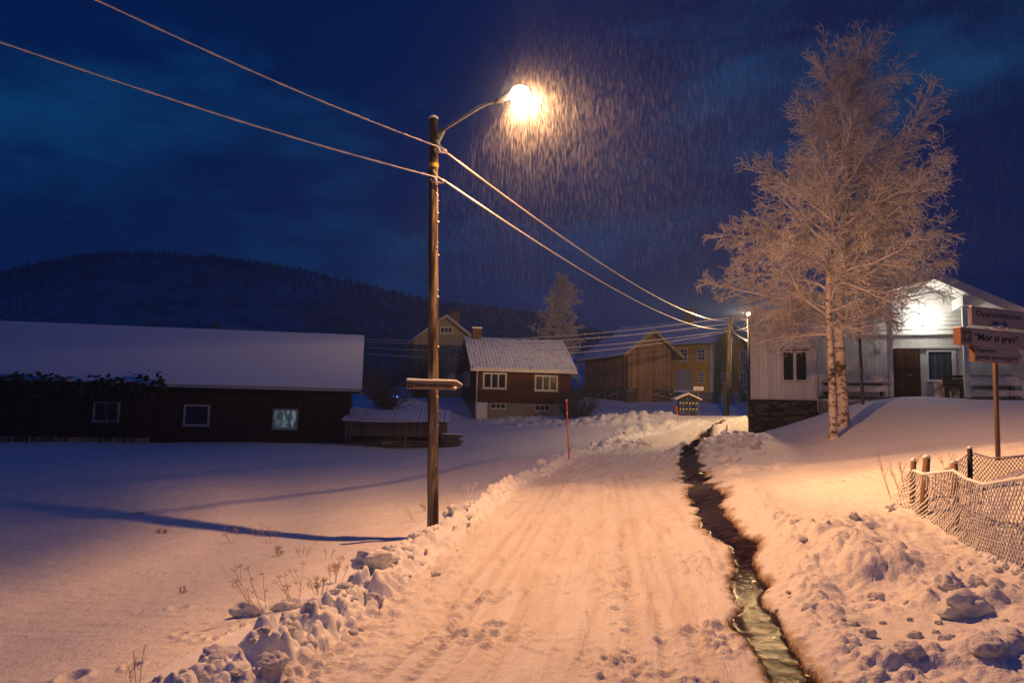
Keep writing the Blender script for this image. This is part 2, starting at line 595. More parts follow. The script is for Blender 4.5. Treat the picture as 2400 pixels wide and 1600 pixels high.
def curtain_mat():
    mt, nt, b = mat('curtain_behind_glass')
    t = nd(nt, 'TexCoord')
    sp = nd(nt, 'SeparateXYZ')
    nt.links.new(t.outputs['Object'], sp.inputs[0])
    n = noise(nt, mapped(nt, (9, 9, .15)), 1.2, 3)
    c = ramp(nt, n, [(.3, (.02, .024, .034)), (.6, (.085, .095, .125)), (.8, (.2, .21, .25))])
    nt.links.new(c, b.inputs['Base Color'])
    b.inputs['Roughness'].default_value = .2
    return mt


M['polewood'] = pole_mat()
M['birch'] = birch_mat()
M['curtain'] = curtain_mat()


def road_mat():
    mt, nt, b = mat('packed_snow_road')
    uv = nd(nt, 'UVMap')
    mp = nd(nt, 'Mapping')
    mp.inputs['Scale'].default_value = (1, .12, 1)
    nt.links.new(uv.outputs[0], mp.inputs['Vector'])
    st = noise(nt, mp.outputs[0], 14, 6, .65)
    v = mapped(nt, (1, 1, 1))
    n1 = noise(nt, v, 9, 5, .65)
    n2 = noise(nt, v, 60, 3, .6)
    n3 = noise(nt, v, .7, 3, .5)
    at = nd(nt, 'Attribute', attribute_name='wet')
    c = mix(nt, st, (.70, .70, .70), (.86, .865, .88))
    c = mix(nt, math_(nt, 'MULTIPLY', n3, .25), c, (.6, .55, .48))
    tk = nd(nt, 'Attribute', attribute_name='track')
    c = mix(nt, math_(nt, 'MULTIPLY', math_(nt, 'MULTIPLY', tk.outputs['Fac'], n1), 1.1), c, (.5, .385, .28))
    sl = nd(nt, 'Attribute', attribute_name='slush')
    c = mix(nt, math_(nt, 'MULTIPLY', sl.outputs['Fac'], .8), c, (.33, .24, .16))
    nt.links.new(c, b.inputs['Base Color'])
    r = math_(nt, 'SUBTRACT', .72, math_(nt, 'MULTIPLY', sl.outputs['Fac'], .3))
    nt.links.new(r, b.inputs['Roughness'])
    nb = bump(nt, st, .05, .7)
    nb = bump(nt, n1, .03, .6, nb)
    nb = bump(nt, n2, .008, .7, nb)
    nt.links.new(nb, b.inputs['Normal'])
    return mt


def water_mat():
    mt, nt, b = mat('wet_icy_meltwater')
    v = mapped(nt, (1, 1, 1))
    at = nd(nt, 'Attribute', attribute_name='wet')
    sl = nd(nt, 'Attribute', attribute_name='slush')
    n1 = noise(nt, v, 8, 6, .7)
    n2 = noise(nt, v, 26, 5, .7)
    dark = ramp(nt, n1, [(.38, (.005, .003, .002)), (.52, (.025, .014, .008)), (.62, (.06, .036, .022)), (.72, (.15, .10, .066))])
    edge = mix(nt, sl.outputs['Fac'], (.80, .81, .84), (.30, .21, .14))
    c = mix(nt, at.outputs['Fac'], edge, dark)
    nt.links.new(c, b.inputs['Base Color'])
    r = math_(nt, 'SUBTRACT', .7, math_(nt, 'MULTIPLY', at.outputs['Fac'], .58))
    nt.links.new(r, b.inputs['Roughness'])
    b.inputs['Specular IOR Level'].default_value = .05
    nb = bump(nt, n1, .010, .6)
    nb = bump(nt, n2, .002, .6, nb)
    nt.links.new(nb, b.inputs['Normal'])
    return mt


M['road'] = road_mat()
M['water'] = water_mat()

# ------------------------------------------------------------------ mesh helpers


class MB:
    def __init__(s):
        s.v, s.f = [], []

    def quad(s, *p):
        n = len(s.v)
        s.v += [tuple(q) for q in p]
        s.f.append(tuple(range(n, n + len(p))))
        return s

    def box(s, x0, x1, y0, y1, z0, z1):
        n = len(s.v)
        x0, x1 = sorted((x0, x1))
        y0, y1 = sorted((y0, y1))
        z0, z1 = sorted((z0, z1))
        s.v += [(x0, y0, z0), (x1, y0, z0), (x1, y1, z0), (x0, y1, z0), (x0, y0, z1), (x1, y0, z1), (x1, y1, z1), (x0, y1, z1)]
        s.f += [tuple(n + i for i in q) for q in ((0, 3, 2, 1), (4, 5, 6, 7), (0, 1, 5, 4), (1, 2, 6, 5), (2, 3, 7, 6), (3, 0, 4, 7))]
        return s

    def prism(s, poly, axis, a0, a1):
        """poly: 2d points; axis 'x': (y,z), 'y': (x,z), 'z': (x,y); extruded from a0 to a1"""
        n, k = len(s.v), len(poly)
        for a in (a0, a1):
            for p, q in poly:
                s.v.append({'x': (a, p, q), 'y': (p, a, q), 'z': (p, q, a)}[axis])
        s.f.append(tuple(range(n, n + k)))
        s.f.append(tuple(range(n + 2 * k - 1, n + k - 1, -1)))
        for i in range(k):
            j = (i + 1) % k
            s.f.append((n + j, n + i, n + k + i, n + k + j))
        return s

    def tube(s, pts, r, n=6, cap=True):
        pts = [Vector(p) for p in pts]
        rs = r if isinstance(r, (list, tuple)) else [r] * len(pts)
        b = len(s.v)
        ref = None
        for i, p in enumerate(pts):
            t = pts[min(i + 1, len(pts) - 1)] - pts[max(i - 1, 0)]
            if t.length < 1e-9:
                t = Vector((0, 0, 1))
            t.normalize()
            if ref is None:
                ref = t.orthogonal().normalized()
            ref = ref - t * ref.dot(t)
            if ref.length < 1e-6:
                ref = t.orthogonal()
            ref.normalize()
            w = t.cross(ref)
            for k in range(n):
                a = 2 * PI * k / n
                s.v.append(tuple(p + (ref * math.cos(a) + w * math.sin(a)) * rs[i]))
        for i in range(len(pts) - 1):
            for k in range(n):
                k2 = (k + 1) % n
                s.f.append((b + i * n + k, b + i * n + k2, b + (i + 1) * n + k2, b + (i + 1) * n + k))
        if cap:
            s.f.append(tuple(b + k for k in range(n - 1, -1, -1)))
            e = b + (len(pts) - 1) * n
            s.f.append(tuple(e + k for k in range(n)))
        return s

    def lathe(s, prof, n=16, c=(0, 0, 0)):
        b = len(s.v)
        for r, z in prof:
            for k in range(n):
                a = 2 * PI * k / n
                s.v.append((c[0] + r * math.cos(a), c[1] + r * math.sin(a), c[2] + z))
        for i in range(len(prof) - 1):
            for k in range(n):
                k2 = (k + 1) % n
                s.f.append((b + i * n + k, b + i * n + k2, b + (i + 1) * n + k2, b + (i + 1) * n + k))
        s.f.append(tuple(b + k for k in range(n - 1, -1, -1)))
        e = b + (len(prof) - 1) * n
        s.f.append(tuple(e + k for k in range(n)))
        return s

    def build(s, name, m, parent=None, smooth=False, bev=0):
        me = bpy.data.meshes.new(name)
        me.from_pydata(s.v, [], s.f)
        if smooth:
            me.polygons.foreach_set('use_smooth', [True] * len(me.polygons))
        me.materials.append(M[m] if isinstance(m, str) else m)
        me.update()
        o = bpy.data.objects.new(name, me)
        COL.objects.link(o)
        if parent is not None:
            o.parent = parent
        if bev:
            md = o.modifiers.new('bevel', 'BEVEL')
            md.width = bev
            md.segments = 2
            md.limit_method = 'ANGLE'
        return o


def tag(o, label, cat, group=None, kind=None):
    if label:
        o['label'] = label
    if cat:
        o['category'] = cat
    if group:
        o['group'] = group
    if kind:
        o['kind'] = kind
    return o


def empty(name, loc, a=0.0, label=None, cat=None, group=None):
    o = bpy.data.objects.new(name, None)
    o.empty_display_size = .2
    COL.objects.link(o)
    o.location = loc
    o.rotation_euler = (0, 0, a)
    return tag(o, label, cat, group)


def np_mesh(name, V, Fq, m, smooth=True, attrs=None, uv=None):
    me = bpy.data.meshes.new(name)
    me.vertices.add(len(V))
    me.vertices.foreach_set('co', np.ascontiguousarray(V, np.float32).ravel())
    k = Fq.shape[1]
    me.loops.add(Fq.size)
    me.loops.foreach_set('vertex_index', np.ascontiguousarray(Fq, np.int32).ravel())
    me.polygons.add(len(Fq))
    me.polygons.foreach_set('loop_start', np.arange(0, Fq.size, k, dtype=np.int32))
    me.polygons.foreach_set('loop_total', np.full(len(Fq), k, np.int32))
    me.polygons.foreach_set('use_smooth', np.full(len(Fq), smooth, bool))
    for nme, arr in (attrs or {}).items():
        a = me.attributes.new(nme, 'FLOAT', 'POINT')
        a.data.foreach_set('value', np.ascontiguousarray(arr, np.float32))
    if uv is not None:
        u = me.uv_layers.new(name='UVMap')
        u.data.foreach_set('uv', np.ascontiguousarray(uv[Fq.ravel()], np.float32).ravel())
    me.materials.append(M[m] if isinstance(m, str) else m)
    me.update()
    me.validate()
    o = bpy.data.objects.new(name, me)
    COL.objects.link(o)
    return o


def text_mesh(body, x0, x1, zc, h, m, parent, name='lettering', y=-.01, shear=0.0, bold=0.0):
    """letters as flat raised shapes facing local -y, fitted to x0..x1 and height h"""
    cu = bpy.data.curves.new(name, 'FONT')
    cu.body = body
    cu.size = 1
    cu.extrude = .01
    cu.offset = bold
    cu.shear = shear
    tmp = bpy.data.objects.new('tmp', cu)
    COL.objects.link(tmp)
    dg = bpy.context.evaluated_depsgraph_get()
    me = bpy.data.meshes.new_from_object(tmp.evaluated_get(dg))
    bpy.data.objects.remove(tmp)
    co = np.zeros(len(me.vertices) * 3, np.float32)
    me.vertices.foreach_get('co', co)
    co = co.reshape(-1, 3)
    mn, mx = co.min(0), co.max(0)
    sx = (x1 - x0) / (mx[0] - mn[0])
    sz = h / (mx[1] - mn[1])
    out = np.empty_like(co)
    out[:, 0] = x0 + (co[:, 0] - mn[0]) * sx
    out[:, 2] = zc - h / 2 + (co[:, 1] - mn[1]) * sz
    out[:, 1] = y - (co[:, 2] - mn[2]) * .12
    me.vertices.foreach_set('co', out.ravel())
    me.materials.clear()
    me.materials.append(M[m])
    me.update()
    o = bpy.data.objects.new(name, me)
    COL.objects.link(o)
    o.parent = parent
    return o


# ------------------------------------------------------------------ ground, road, bank, water
def build_ground():
    nc, nr = 760, 980
    yy = np.geomspace(1.6, 125, nr)
    u = np.linspace(-1, 1, nc)
    X = u[None] * (.84 * yy[:, None] + 2.4)
    Y = np.repeat(yy[:, None], nc, 1)
    x, y = X.ravel(), Y.ravel()
    hb = base(x, y)
    h, wet, slush, dl, right, arc, uu, track = detail(x, y)
    V = np.c_[x, y, hb + h]
    i = np.arange(nr * nc).reshape(nr, nc)
    Fq = np.c_[i[:-1, :-1].ravel(), i[:-1, 1:].ravel(), i[1:, 1:].ravel(), i[1:, :-1].ravel()]
    fw = wet[Fq].max(1)
    fd = dl[Fq].mean(1)
    fr = right[Fq].mean(1)
    fy = y[Fq].mean(1)
    water = fw > .0
    bank = (~water) & (fd > 0) & (fd < 1.25) & (fy < 40)
    road = (~water) & (~bank) & (fd <= 0) & (fr < .1) & (fy < 52)
    rest = ~(water | bank | road)
    for nme, mk, mt in (('water', water, 'water'), ('snow_bank', bank, 'snow'), ('road', road, 'road'), ('snow_ground', rest, 'road')):
        q = Fq[mk]
        ids, inv = np.unique(q, return_inverse=True)
        at = {'wet': wet[ids], 'slush': slush[ids] * (y[ids] < 38), 'track': track[ids]} if mt != 'snow' else None
        uv = np.c_[uu[ids], arc[ids]] if nme != 'snow_ground' else np.c_[x[ids] * .6, y[ids] * 3]
        o = np_mesh(nme, V[ids], inv.reshape(q.shape), mt, True, at, uv)
        o['kind'] = 'structure'
    # the wide plain round it, well below
    g = MB()
    z = -4.0
    g.quad((-2500, -400, z), (2500, -400, z), (2500, 2500, z), (-2500, 2500, z))
    g.build('plain', 'snow')['kind'] = 'structure'
    # near skirt round and behind the camera
    g = MB()
    g.quad((-3.6, 1.62, -.35), (3.6, 1.62, -.05), (14, -30, -.2), (-14, -30, -.4))
    g.build('path', 'snow')['kind'] = 'structure'


build_ground()

# ------------------------------------------------------------------ hills with woods


def skyline(pts, Y):
    return [(P(a * D, b * D, Y).x, P(a * D, b * D, Y).z) for a, b in pts]


def hill(name, pts, Yc, Yf, m, seed, amp=6):
    sk = skyline(pts, Yc)
    xs = np.linspace(sk[0][0], sk[-1][0], 170)
    top = np.interp(xs, [q[0] for q in sk], [q[1] for q in sk])
    n = 60
    t = np.linspace(0, 1.35, n)
    X = np.repeat(xs[None], n, 0)
    Yv = Yf + (Yc - Yf) * t[:, None] + 0 * X
    X = X * (Yv / Yc)
    prof = np.where(t < 1, np.sin(np.clip(t, 0, 1) * PI / 2) ** 1.15, 1 - 1.2 * np.maximum(t - 1, 0))
    Zv = -4 + (top[None] + 4) * prof[:, None]
    Zv = Zv + amp * prof[:, None] * fbm(X, Yv, .012, 4, seed)
    i = np.arange(n * 170).reshape(n, 170)
    Fq = np.c_[i[:-1, :-1].ravel(), i[:-1, 1:].ravel(), i[1:, 1:].ravel(), i[1:, :-1].ravel()]
    o = np_mesh(name, np.c_[X.ravel(), Yv.ravel(), Zv.ravel()], Fq, m)
    o['kind'] = 'structure'
    return X, Yv, Zv


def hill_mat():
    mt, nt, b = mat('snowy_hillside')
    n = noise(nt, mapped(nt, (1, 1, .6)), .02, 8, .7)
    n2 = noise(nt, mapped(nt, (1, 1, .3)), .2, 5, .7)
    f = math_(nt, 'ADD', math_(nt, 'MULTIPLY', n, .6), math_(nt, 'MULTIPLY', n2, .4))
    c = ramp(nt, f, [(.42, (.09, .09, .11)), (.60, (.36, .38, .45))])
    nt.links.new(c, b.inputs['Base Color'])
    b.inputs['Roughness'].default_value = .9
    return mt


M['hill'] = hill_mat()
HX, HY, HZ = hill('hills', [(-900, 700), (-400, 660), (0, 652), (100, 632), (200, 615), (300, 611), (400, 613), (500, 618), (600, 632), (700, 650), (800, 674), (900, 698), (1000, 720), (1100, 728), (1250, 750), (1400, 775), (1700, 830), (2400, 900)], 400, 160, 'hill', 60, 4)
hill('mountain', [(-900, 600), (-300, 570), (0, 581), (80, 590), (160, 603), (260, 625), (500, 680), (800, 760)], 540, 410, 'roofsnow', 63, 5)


def forest():
    """the wood on the hillside, seen as one mass: small spruces and bare crowns"""
    V, Fq = [], []
    n = 0
    R = random.Random(3)
    rows, cols = HX.shape
    for _ in range(34000):
        i = int((R.random() ** .6) * 44)
        j = R.randrange(cols)
        x, y, z = HX[i, j] + R.uniform(-6, 6), HY[i, j] + R.uniform(-4, 4), HZ[i, j]
        if not (-.80 < x / y < .3):
            continue
        dn = math.sin(x * .03 + 2) + math.sin(y * .05 + x * .011) + math.sin(x * .09 + y * .02) * .6
        if R.random() > .52 + .34 * dn:
            continue
        hgt = R.uniform(1.0, 2.6)
        w = hgt * R.uniform(.16, .3)
        k = 5
        a0 = R.random() * 6
        for lev, (zr, wr) in enumerate(((.0, .25), (.22, 1.0), (.6, .55))):
            for q in range(k):
                a = a0 + lev + 2 * PI * q / k
                rr = w * wr * R.uniform(.7, 1.25)
                V.append((x + rr * math.cos(a), y + rr * math.sin(a), z + hgt * zr - .5))
        V.append((x, y, z + hgt))
        for lev in range(2):
            for q in range(k):
                q2 = (q + 1) % k
                Fq.append((n + lev * k + q, n + lev * k + q2, n + (lev + 1) * k + q2, n + (lev + 1) * k + q))
        for q in range(k):
            Fq.append((n + 2 * k + q, n + 2 * k + (q + 1) % k, n + 3 * k, n + 3 * k))
        n += 3 * k + 1
    me = bpy.data.meshes.new('forest')
    me.from_pydata(V, [], [f if f[2] != f[3] else f[:3] for f in Fq])
    me.materials.append(M['conifer'])
    o = bpy.data.objects.new('forest', me)
    COL.objects.link(o)
    o['kind'] = 'stuff'


forest()

# ------------------------------------------------------------------ building helpers


def mapper(plane, X=0.0):
    if plane == 'front':
        return lambda u, n, z: (u, X - n, z)
    if plane == 'right':
        return lambda u, n, z: (X + n, u, z)
    return lambda u, n, z: (X - n, u, z)


def pbox(mb, fn, u0, u1, n0, n1, z0, z1):
    a, b = fn(u0, n0, z0), fn(u1, n1, z1)
    mb.box(a[0], b[0], a[1], b[1], a[2], b[2])


def window(parent, plane, X, u0, u1, z0, z1, cols=2, rows=1, fw=.08, m='trim', glass='glass', out=.05, name='window', mw=.04, sill=True):
    fn = mapper(plane, X)
    u0, u1 = sorted((u0, u1))
    z0, z1 = sorted((z0, z1))
    f = MB()
    pbox(f, fn, u0, u0 + fw, -.02, out, z0, z1)
    pbox(f, fn, u1 - fw, u1, -.02, out, z0, z1)
    pbox(f, fn, u0 + fw, u1 - fw, -.02, out - .004, z0, z0 + fw)
    pbox(f, fn, u0 + fw, u1 - fw, -.02, out - .004, z1 - fw, z1)
    for i in range(1, cols):
        c = u0 + fw + (u1 - u0 - 2 * fw) * i / cols
        pbox(f, fn, c - mw / 2, c + mw / 2, -.02, out - .008, z0 + fw, z1 - fw)
    for i in range(1, rows):
        c = z0 + fw + (z1 - z0 - 2 * fw) * i / rows
        pbox(f, fn, u0 + fw, u1 - fw, -.02, out - .018, c - mw / 2, c + mw / 2)
    if sill:
        pbox(f, fn, u0 - .04, u1 + .04, -.02, out + .03, z0 - .035, z0 - .002)
    w = f.build(name, m, parent)
    p = MB()
    pbox(p, fn, u0 + fw * .5, u1 - fw * .5, -.02, .012, z0 + fw * .5, z1 - fw * .5)
    p.build('pane', glass, w)
    return w


def chevron(half, zr, ze, th, axis, a0, a1, c=0.0, mb=None, z_in=0.0):
    """a gable roof shell: ridge at c, zr high; eaves half away, ze high; th thick"""
    mb = mb or MB()
    mb.prism([(c - half, ze), (c, zr), (c + half, ze), (c + half, ze - th), (c, zr - th), (c - half, ze - th)], axis, a0, a1)
    return mb


def subdiv_snow(o, amp=.02, lv=0):
    return o


# ------------------------------------------------------------------ long red barn
def red_barn():
    fr = Frame(815, 1046, 38, math.atan(.2))
    t = empty('red_barn', fr.o, fr.a, 'long low dark red barn with a snow covered roof, its small windows in a row', 'barn')
    L0 = -34.0
    dep = 8.0
    e = fr.loc(836, 911, -.5)
    rz = fr.loc(853, 788, dep / 2)
    ze, zr = e[1], rz[1]
    k = (zr - ze) / (dep / 2 + .5)
    zw = ze + k * .5 - .12
    w = MB()
    w.prism([(0, -1.0), (dep, -1.0), (dep, zw), (dep / 2, zw + k * dep / 2), (0, zw)], 'x', L0, 0)
    w.build('wall', 'barnred', t)
    r = chevron(dep / 2 + .5, zr, ze, .1, 'x', L0 - .4, .62, dep / 2).build('roof', 'darkmetal', t)
    s = MB()
    for y0, y1, za, zb in ((-.5, dep / 2, ze, zr), (dep / 2, dep + .5, zr, ze)):
        n = 60
        s.prism([(y0, za + .004), (y1, zb + .004), (y1, zb + .07), (y0, za + .07)], 'x', L0 - .38, .6)
    s.build('roof_snow', 'corrsnow', r)
    x340 = fr.loc(345, 888, -.5)[0]
    MB().tube([(x340, -.58, ze - .09), (.55, -.58, ze - .09)], .07, 8).build('gutter', 'dimwhite', t)
    g = MB()
    g.prism([(-.45, ze - .28), (dep / 2, zr - .28), (dep / 2, zr - .1), (-.45, ze - .1)], 'x', .5, .6)
    g.prism([(dep / 2, zr - .28), (dep + .45, ze - .28), (dep + .45, ze - .1), (dep / 2, zr - .1)], 'x', .5, .6)
    g.build('bargeboard', 'greywood', t)
    x0 = fr.loc(375, 1000)[0]
    MB().box(x0 - .06, x0 + .06, -.04, .02, -.6, zw - .1).build('corner_board', 'barnred', t)
    xa, za = fr.loc(350, 1026)
    MB().box(L0, xa, -.12, .02, za - .35, za).build('plinth', 'tanwood', t)
    lit = emit_mat('cold_lit_room', (.3, .42, .42), .2)
    nt = lit.node_tree
    n = noise(nt, mapped(nt, (3, 3, 1.5)), 1.5, 5, .65)
    c = ramp(nt, n, [(.40, (.01, .02, .022)), (.5, (.10, .17, .17)), (.66, (.75, .95, .95))])
    nt.links.new(c, nt.nodes['Principled BSDF'].inputs['Emission Color'])
    for a0, a1, b0, b1, cl, gl, lab in ((220, 279, 940, 989, 2, 'glass', None), (432, 490, 947, 998, 1, 'glass', None), (640, 697, 957, 1006, 1, lit, 'window lit pale blue green from inside')):
        ua, z1 = fr.loc(a0, b0)
        ub, z0 = fr.loc(a1, b1)
        o = window(t, 'front', 0, ua, ub, z0, z1, cl, 1, .09, 'dimwhite', gl)
        if lab:
            o['label'] = lab
    # dead creeper hanging over the eave of the left half
    R = random.Random(5)
    v = MB()
    for i in range(900):
        x = R.uniform(fr.loc(-150, 888, -.5)[0], x340 + 1.0)
        bulge = .5 + .5 * math.sin(x * 1.9) * math.sin(x * .7 + 1)
        z = ze - .35 + R.gauss(0, .22) + .55 * bulge * R.random()
        y = -.55 + R.gauss(0, .14)
        s_ = R.uniform(.08, .2)
        p = Vector((x, y, z))
        a = Vector((R.gauss(0, 1), R.gauss(0, 1), R.gauss(0, 1))).normalized() * s_
        b = a.orthogonal().normalized() * s_ * R.uniform(.5, 1)
        v.quad(p - a, p - b, p + a, p + b)
    for i in range(60):
        x = R.uniform(fr.loc(-150, 888, -.5)[0], x340)
        v.tube([(x, -.2, -.3), (x + R.uniform(-.3, .3), -.25, 1), (x + R.uniform(-.5, .5), -.55, ze - .1)], .02, 4)
    c = v.build('climbing_vine', 'vine', None)
    c.location, c.rotation_euler = fr.o, (0, 0, fr.a)
    tag(c, 'dead dark climbing vine along the eave of the long red barn', 'vine')
    return fr


red_barn()


# ------------------------------------------------------------------ woodshed
def woodshed():
    fr = Frame(805, 1048, 37.2, .06)
    t = empty('woodshed', fr.o, fr.a, 'low open woodshed with a snowy corrugated iron roof beside the long red barn', 'shed')
    W = fr.loc(1044, 1048)[0]
    dep = 2.6
    zf = fr.loc(930, 985, -.25)[1]
    zb = fr.loc(930, 960, dep)[1]
    r = MB()
    n = 150
    for i in range(n):
        xa, xb = -.1 + (W + .25) * i / n, -.1 + (W + .25) * (i + 1) / n
        ha, hb = .035 * math.sin(i * 2.2) - .04 * math.sin(xa * .9), .035 * math.sin((i + 1) * 2.2) - .04 * math.sin(xb * .9)
        r.quad((xa, -.3, zf + ha), (xb, -.3, zf + hb), (xb, dep, zb + hb), (xa, dep, zb + ha))
        r.quad((xb, -.3, zf + hb - .05), (xa, -.3, zf + ha - .05), (xa, dep, zb + ha - .05), (xb, dep, zb + hb - .05))
        r.quad((xa, -.3, zf + ha - .05), (xb, -.3, zf + hb - .05), (xb, -.3, zf + hb), (xa, -.3, zf + ha))
    r.build('roof', 'corrsnow2', t)
    zm = fr.loc(930, 1022)[1]
    b = MB()
    zz = zm
    while zz < zf - .08:
        b.box(0, W, 0, .04, zz, zz + .13)
        zz += .145
    b.build('wall', 'greydark', t)
    MB().box(0, W, dep - .06, dep, -.6, zb - .08).build('back_wall', 'greydark', t)
    MB().box(W - .08, W - .02, .05, dep - .07, -.6, zf - .1).build('side_wall', 'greydark', t)
    for px in (808, 948, 1040):
        x = fr.loc(px, 1030)[0]
        MB().box(x, x + .1, .05, .15, -.6, zm + .2).build('post', 'greywood' if px == 948 else 'greydark', t)
    s = MB()
    for k in range(6):
        s.box(fr.loc(892, 1040)[0], W - .1, .3 + .02 * k, .36 + .02 * k, -.5 + .16 * k, -.42 + .16 * k)
    s.build('slats', 'greywood', t)
    br = MB().tube([(.6, .18, -.2), (2.4, .18, zm)], .05, 6)
    br.build('brace', 'greydark', t)
    # timber stack at the right end
    a = P(1058, 1048, 37.4)
    R = random.Random(2)
    q = empty('timber_stack', (a.x, a.y, a.z - .1), .1, 'dark stack of old timber lying at the end of the low woodshed', 'timber stack')
    k = MB()
    for lev in range(5):
        for i in range(3):
            zz = .07 + lev * .135
            k.box(-.5 + R.uniform(-.12, .12), .45 + R.uniform(-.12, .15), i * .2, i * .2 + .16, zz, zz + .11)
    k.build('boards', 'greydark', q)
    MB().box(-.5, .5, 0, .58, .76, .8).build('snow_cap', 'snow', q)


woodshed()


# ------------------------------------------------------------------ red house
def red_house():
    fr = Frame(1113, 986, 48, .2)
    t = empty('red_house', fr.o, fr.a, 'small red brown house on a concrete basement with white three pane windows', 'house')
    W = fr.loc(1336, 975)[0]
    dep = 6.4
    zb = (fr.loc(1113, 940)[1] + fr.loc(1336, 950)[1]) / 2
    ze = (fr.loc(1100, 860, -.45)[1] + fr.loc(1342, 870, -.45)[1]) / 2
    zr = (fr.loc(1093, 791, dep / 2)[1] + fr.loc(1327, 799, dep / 2)[1]) / 2
    k = (zr - ze) / (dep / 2 + .45)
    zw = ze + .45 * k - .1
    MB().prism([(0, zb), (dep, zb), (dep, zw), (dep / 2, zw + k * dep / 2), (0, zw)], 'x', 0, W).build('wall', 'housered', t)
    MB().box(.04, W - .04, .04, dep - .04, -1.2, zb).build('basement', 'concrete', t)
    x0, x1 = -.45, W + .35
    r = chevron(dep / 2 + .45, zr, ze, .1, 'x', x0, x1, dep / 2).build('roof', 'darkmetal', t)
    s = MB()
    for y0, y1, za, zc in ((-.45, dep / 2, ze, zr), (dep / 2, dep + .45, zr, ze)):
        s.prism([(y0, za + .004), (y1, zc + .004), (y1, zc + .05), (y0, za + .05)], 'x', x0 + .02, x1 - .02)
    s.build('roof_snow', 'tilesnow', r)
    MB().box(x0, x1, -.5, -.46, ze - .2, ze - .02).build('fascia', 'trim', t)
    for xx in (x0, x1 - .05):
        MB().prism([(-.45, ze - .2), (dep / 2, zr - .2), (dep / 2, zr - .1), (-.45, ze - .1)], 'x', xx, xx + .05).build('bargeboard', 'trim', t)
    for a0, a1, b0, b1 in ((1132, 1187, 872, 912), (1253, 1307, 878, 917)):
        ua, z1 = fr.loc(a0, b0)
        ub, z0 = fr.loc(a1, b1)
        window(t, 'front', 0, ua, ub, z0, z1, 3, 1, .11, 'trim', mw=.09)
    for a0, a1, b0, b1 in ((1150, 1185, 944, 958), (1253, 1288, 948, 963)):
        ua, z1 = fr.loc(a0, b0, .04)
        ub, z0 = fr.loc(a1, b1, .04)
        o = window(t, 'front', .04, ua, ub, z0, z1, 3, 1, .05, 'trim', mw=.05, name='basement_window')
    ua, z1 = fr.loc(1116, 942, .04)
    ub, z0 = fr.loc(1141, 985, .04)
    d = MB()
    d.box(ua, ub, -.01, .06, z0 - .2, z1)
    for i in range(1, 7):
        z = z0 + (z1 - z0) * i / 7
        d.box(ua + .02, ub - .02, -.022, -.008, z - .1, z + .06)
    d = d.build('door', 'white', t)
    MB().box(ub - .12, ub - .08, -.06, -.02, (z0 + z1) / 2, (z0 + z1) / 2 + .05).build('handle', 'darkmetal', d)
    xs = fr.loc(1216, 960)[0]
    MB().box(xs, xs + .28, .01, .06, -.8, zb - .01).build('pilaster', 'concrete', t)
    MB().tube([(.02, -.42, ze - .1), (.05, -.1, ze - .45), (.05, -.1, .4)], .045, 8).build('downpipe', 'trim', t)
    for px0, px1, py0, py1 in ((1088, 1093, 873, 905), (1097, 1101, 872, 905)):
        ya, z1 = fr.side(px0, py0, 0)
        yb, z0 = fr.side(px1, py1, 0)
        if abs(ya) < 12 and abs(yb) < 12:
            window(t, 'left', 0, ya, yb, z0, z1, 2, 1, .1, 'trim', mw=.07)
    ua, z1 = fr.loc(1107, 766, dep / 2)
    ub, _ = fr.loc(1126, 799, dep / 2)
    c = MB().box(ua, ub, dep / 2 - .3, dep / 2 + .3, zr - .6, z1 - .12)
    c.box(ua - .04, ub + .04, dep / 2 - .34, dep / 2 + .34, z1 - .42, z1 - .34)
    c = c.build('chimney', 'brick', r)
    MB().box(ua - .05, ub + .05, dep / 2 - .35, dep / 2 + .35, z1 - .12, z1 - .02).build('snow_cap', 'snow', t)


red_house()


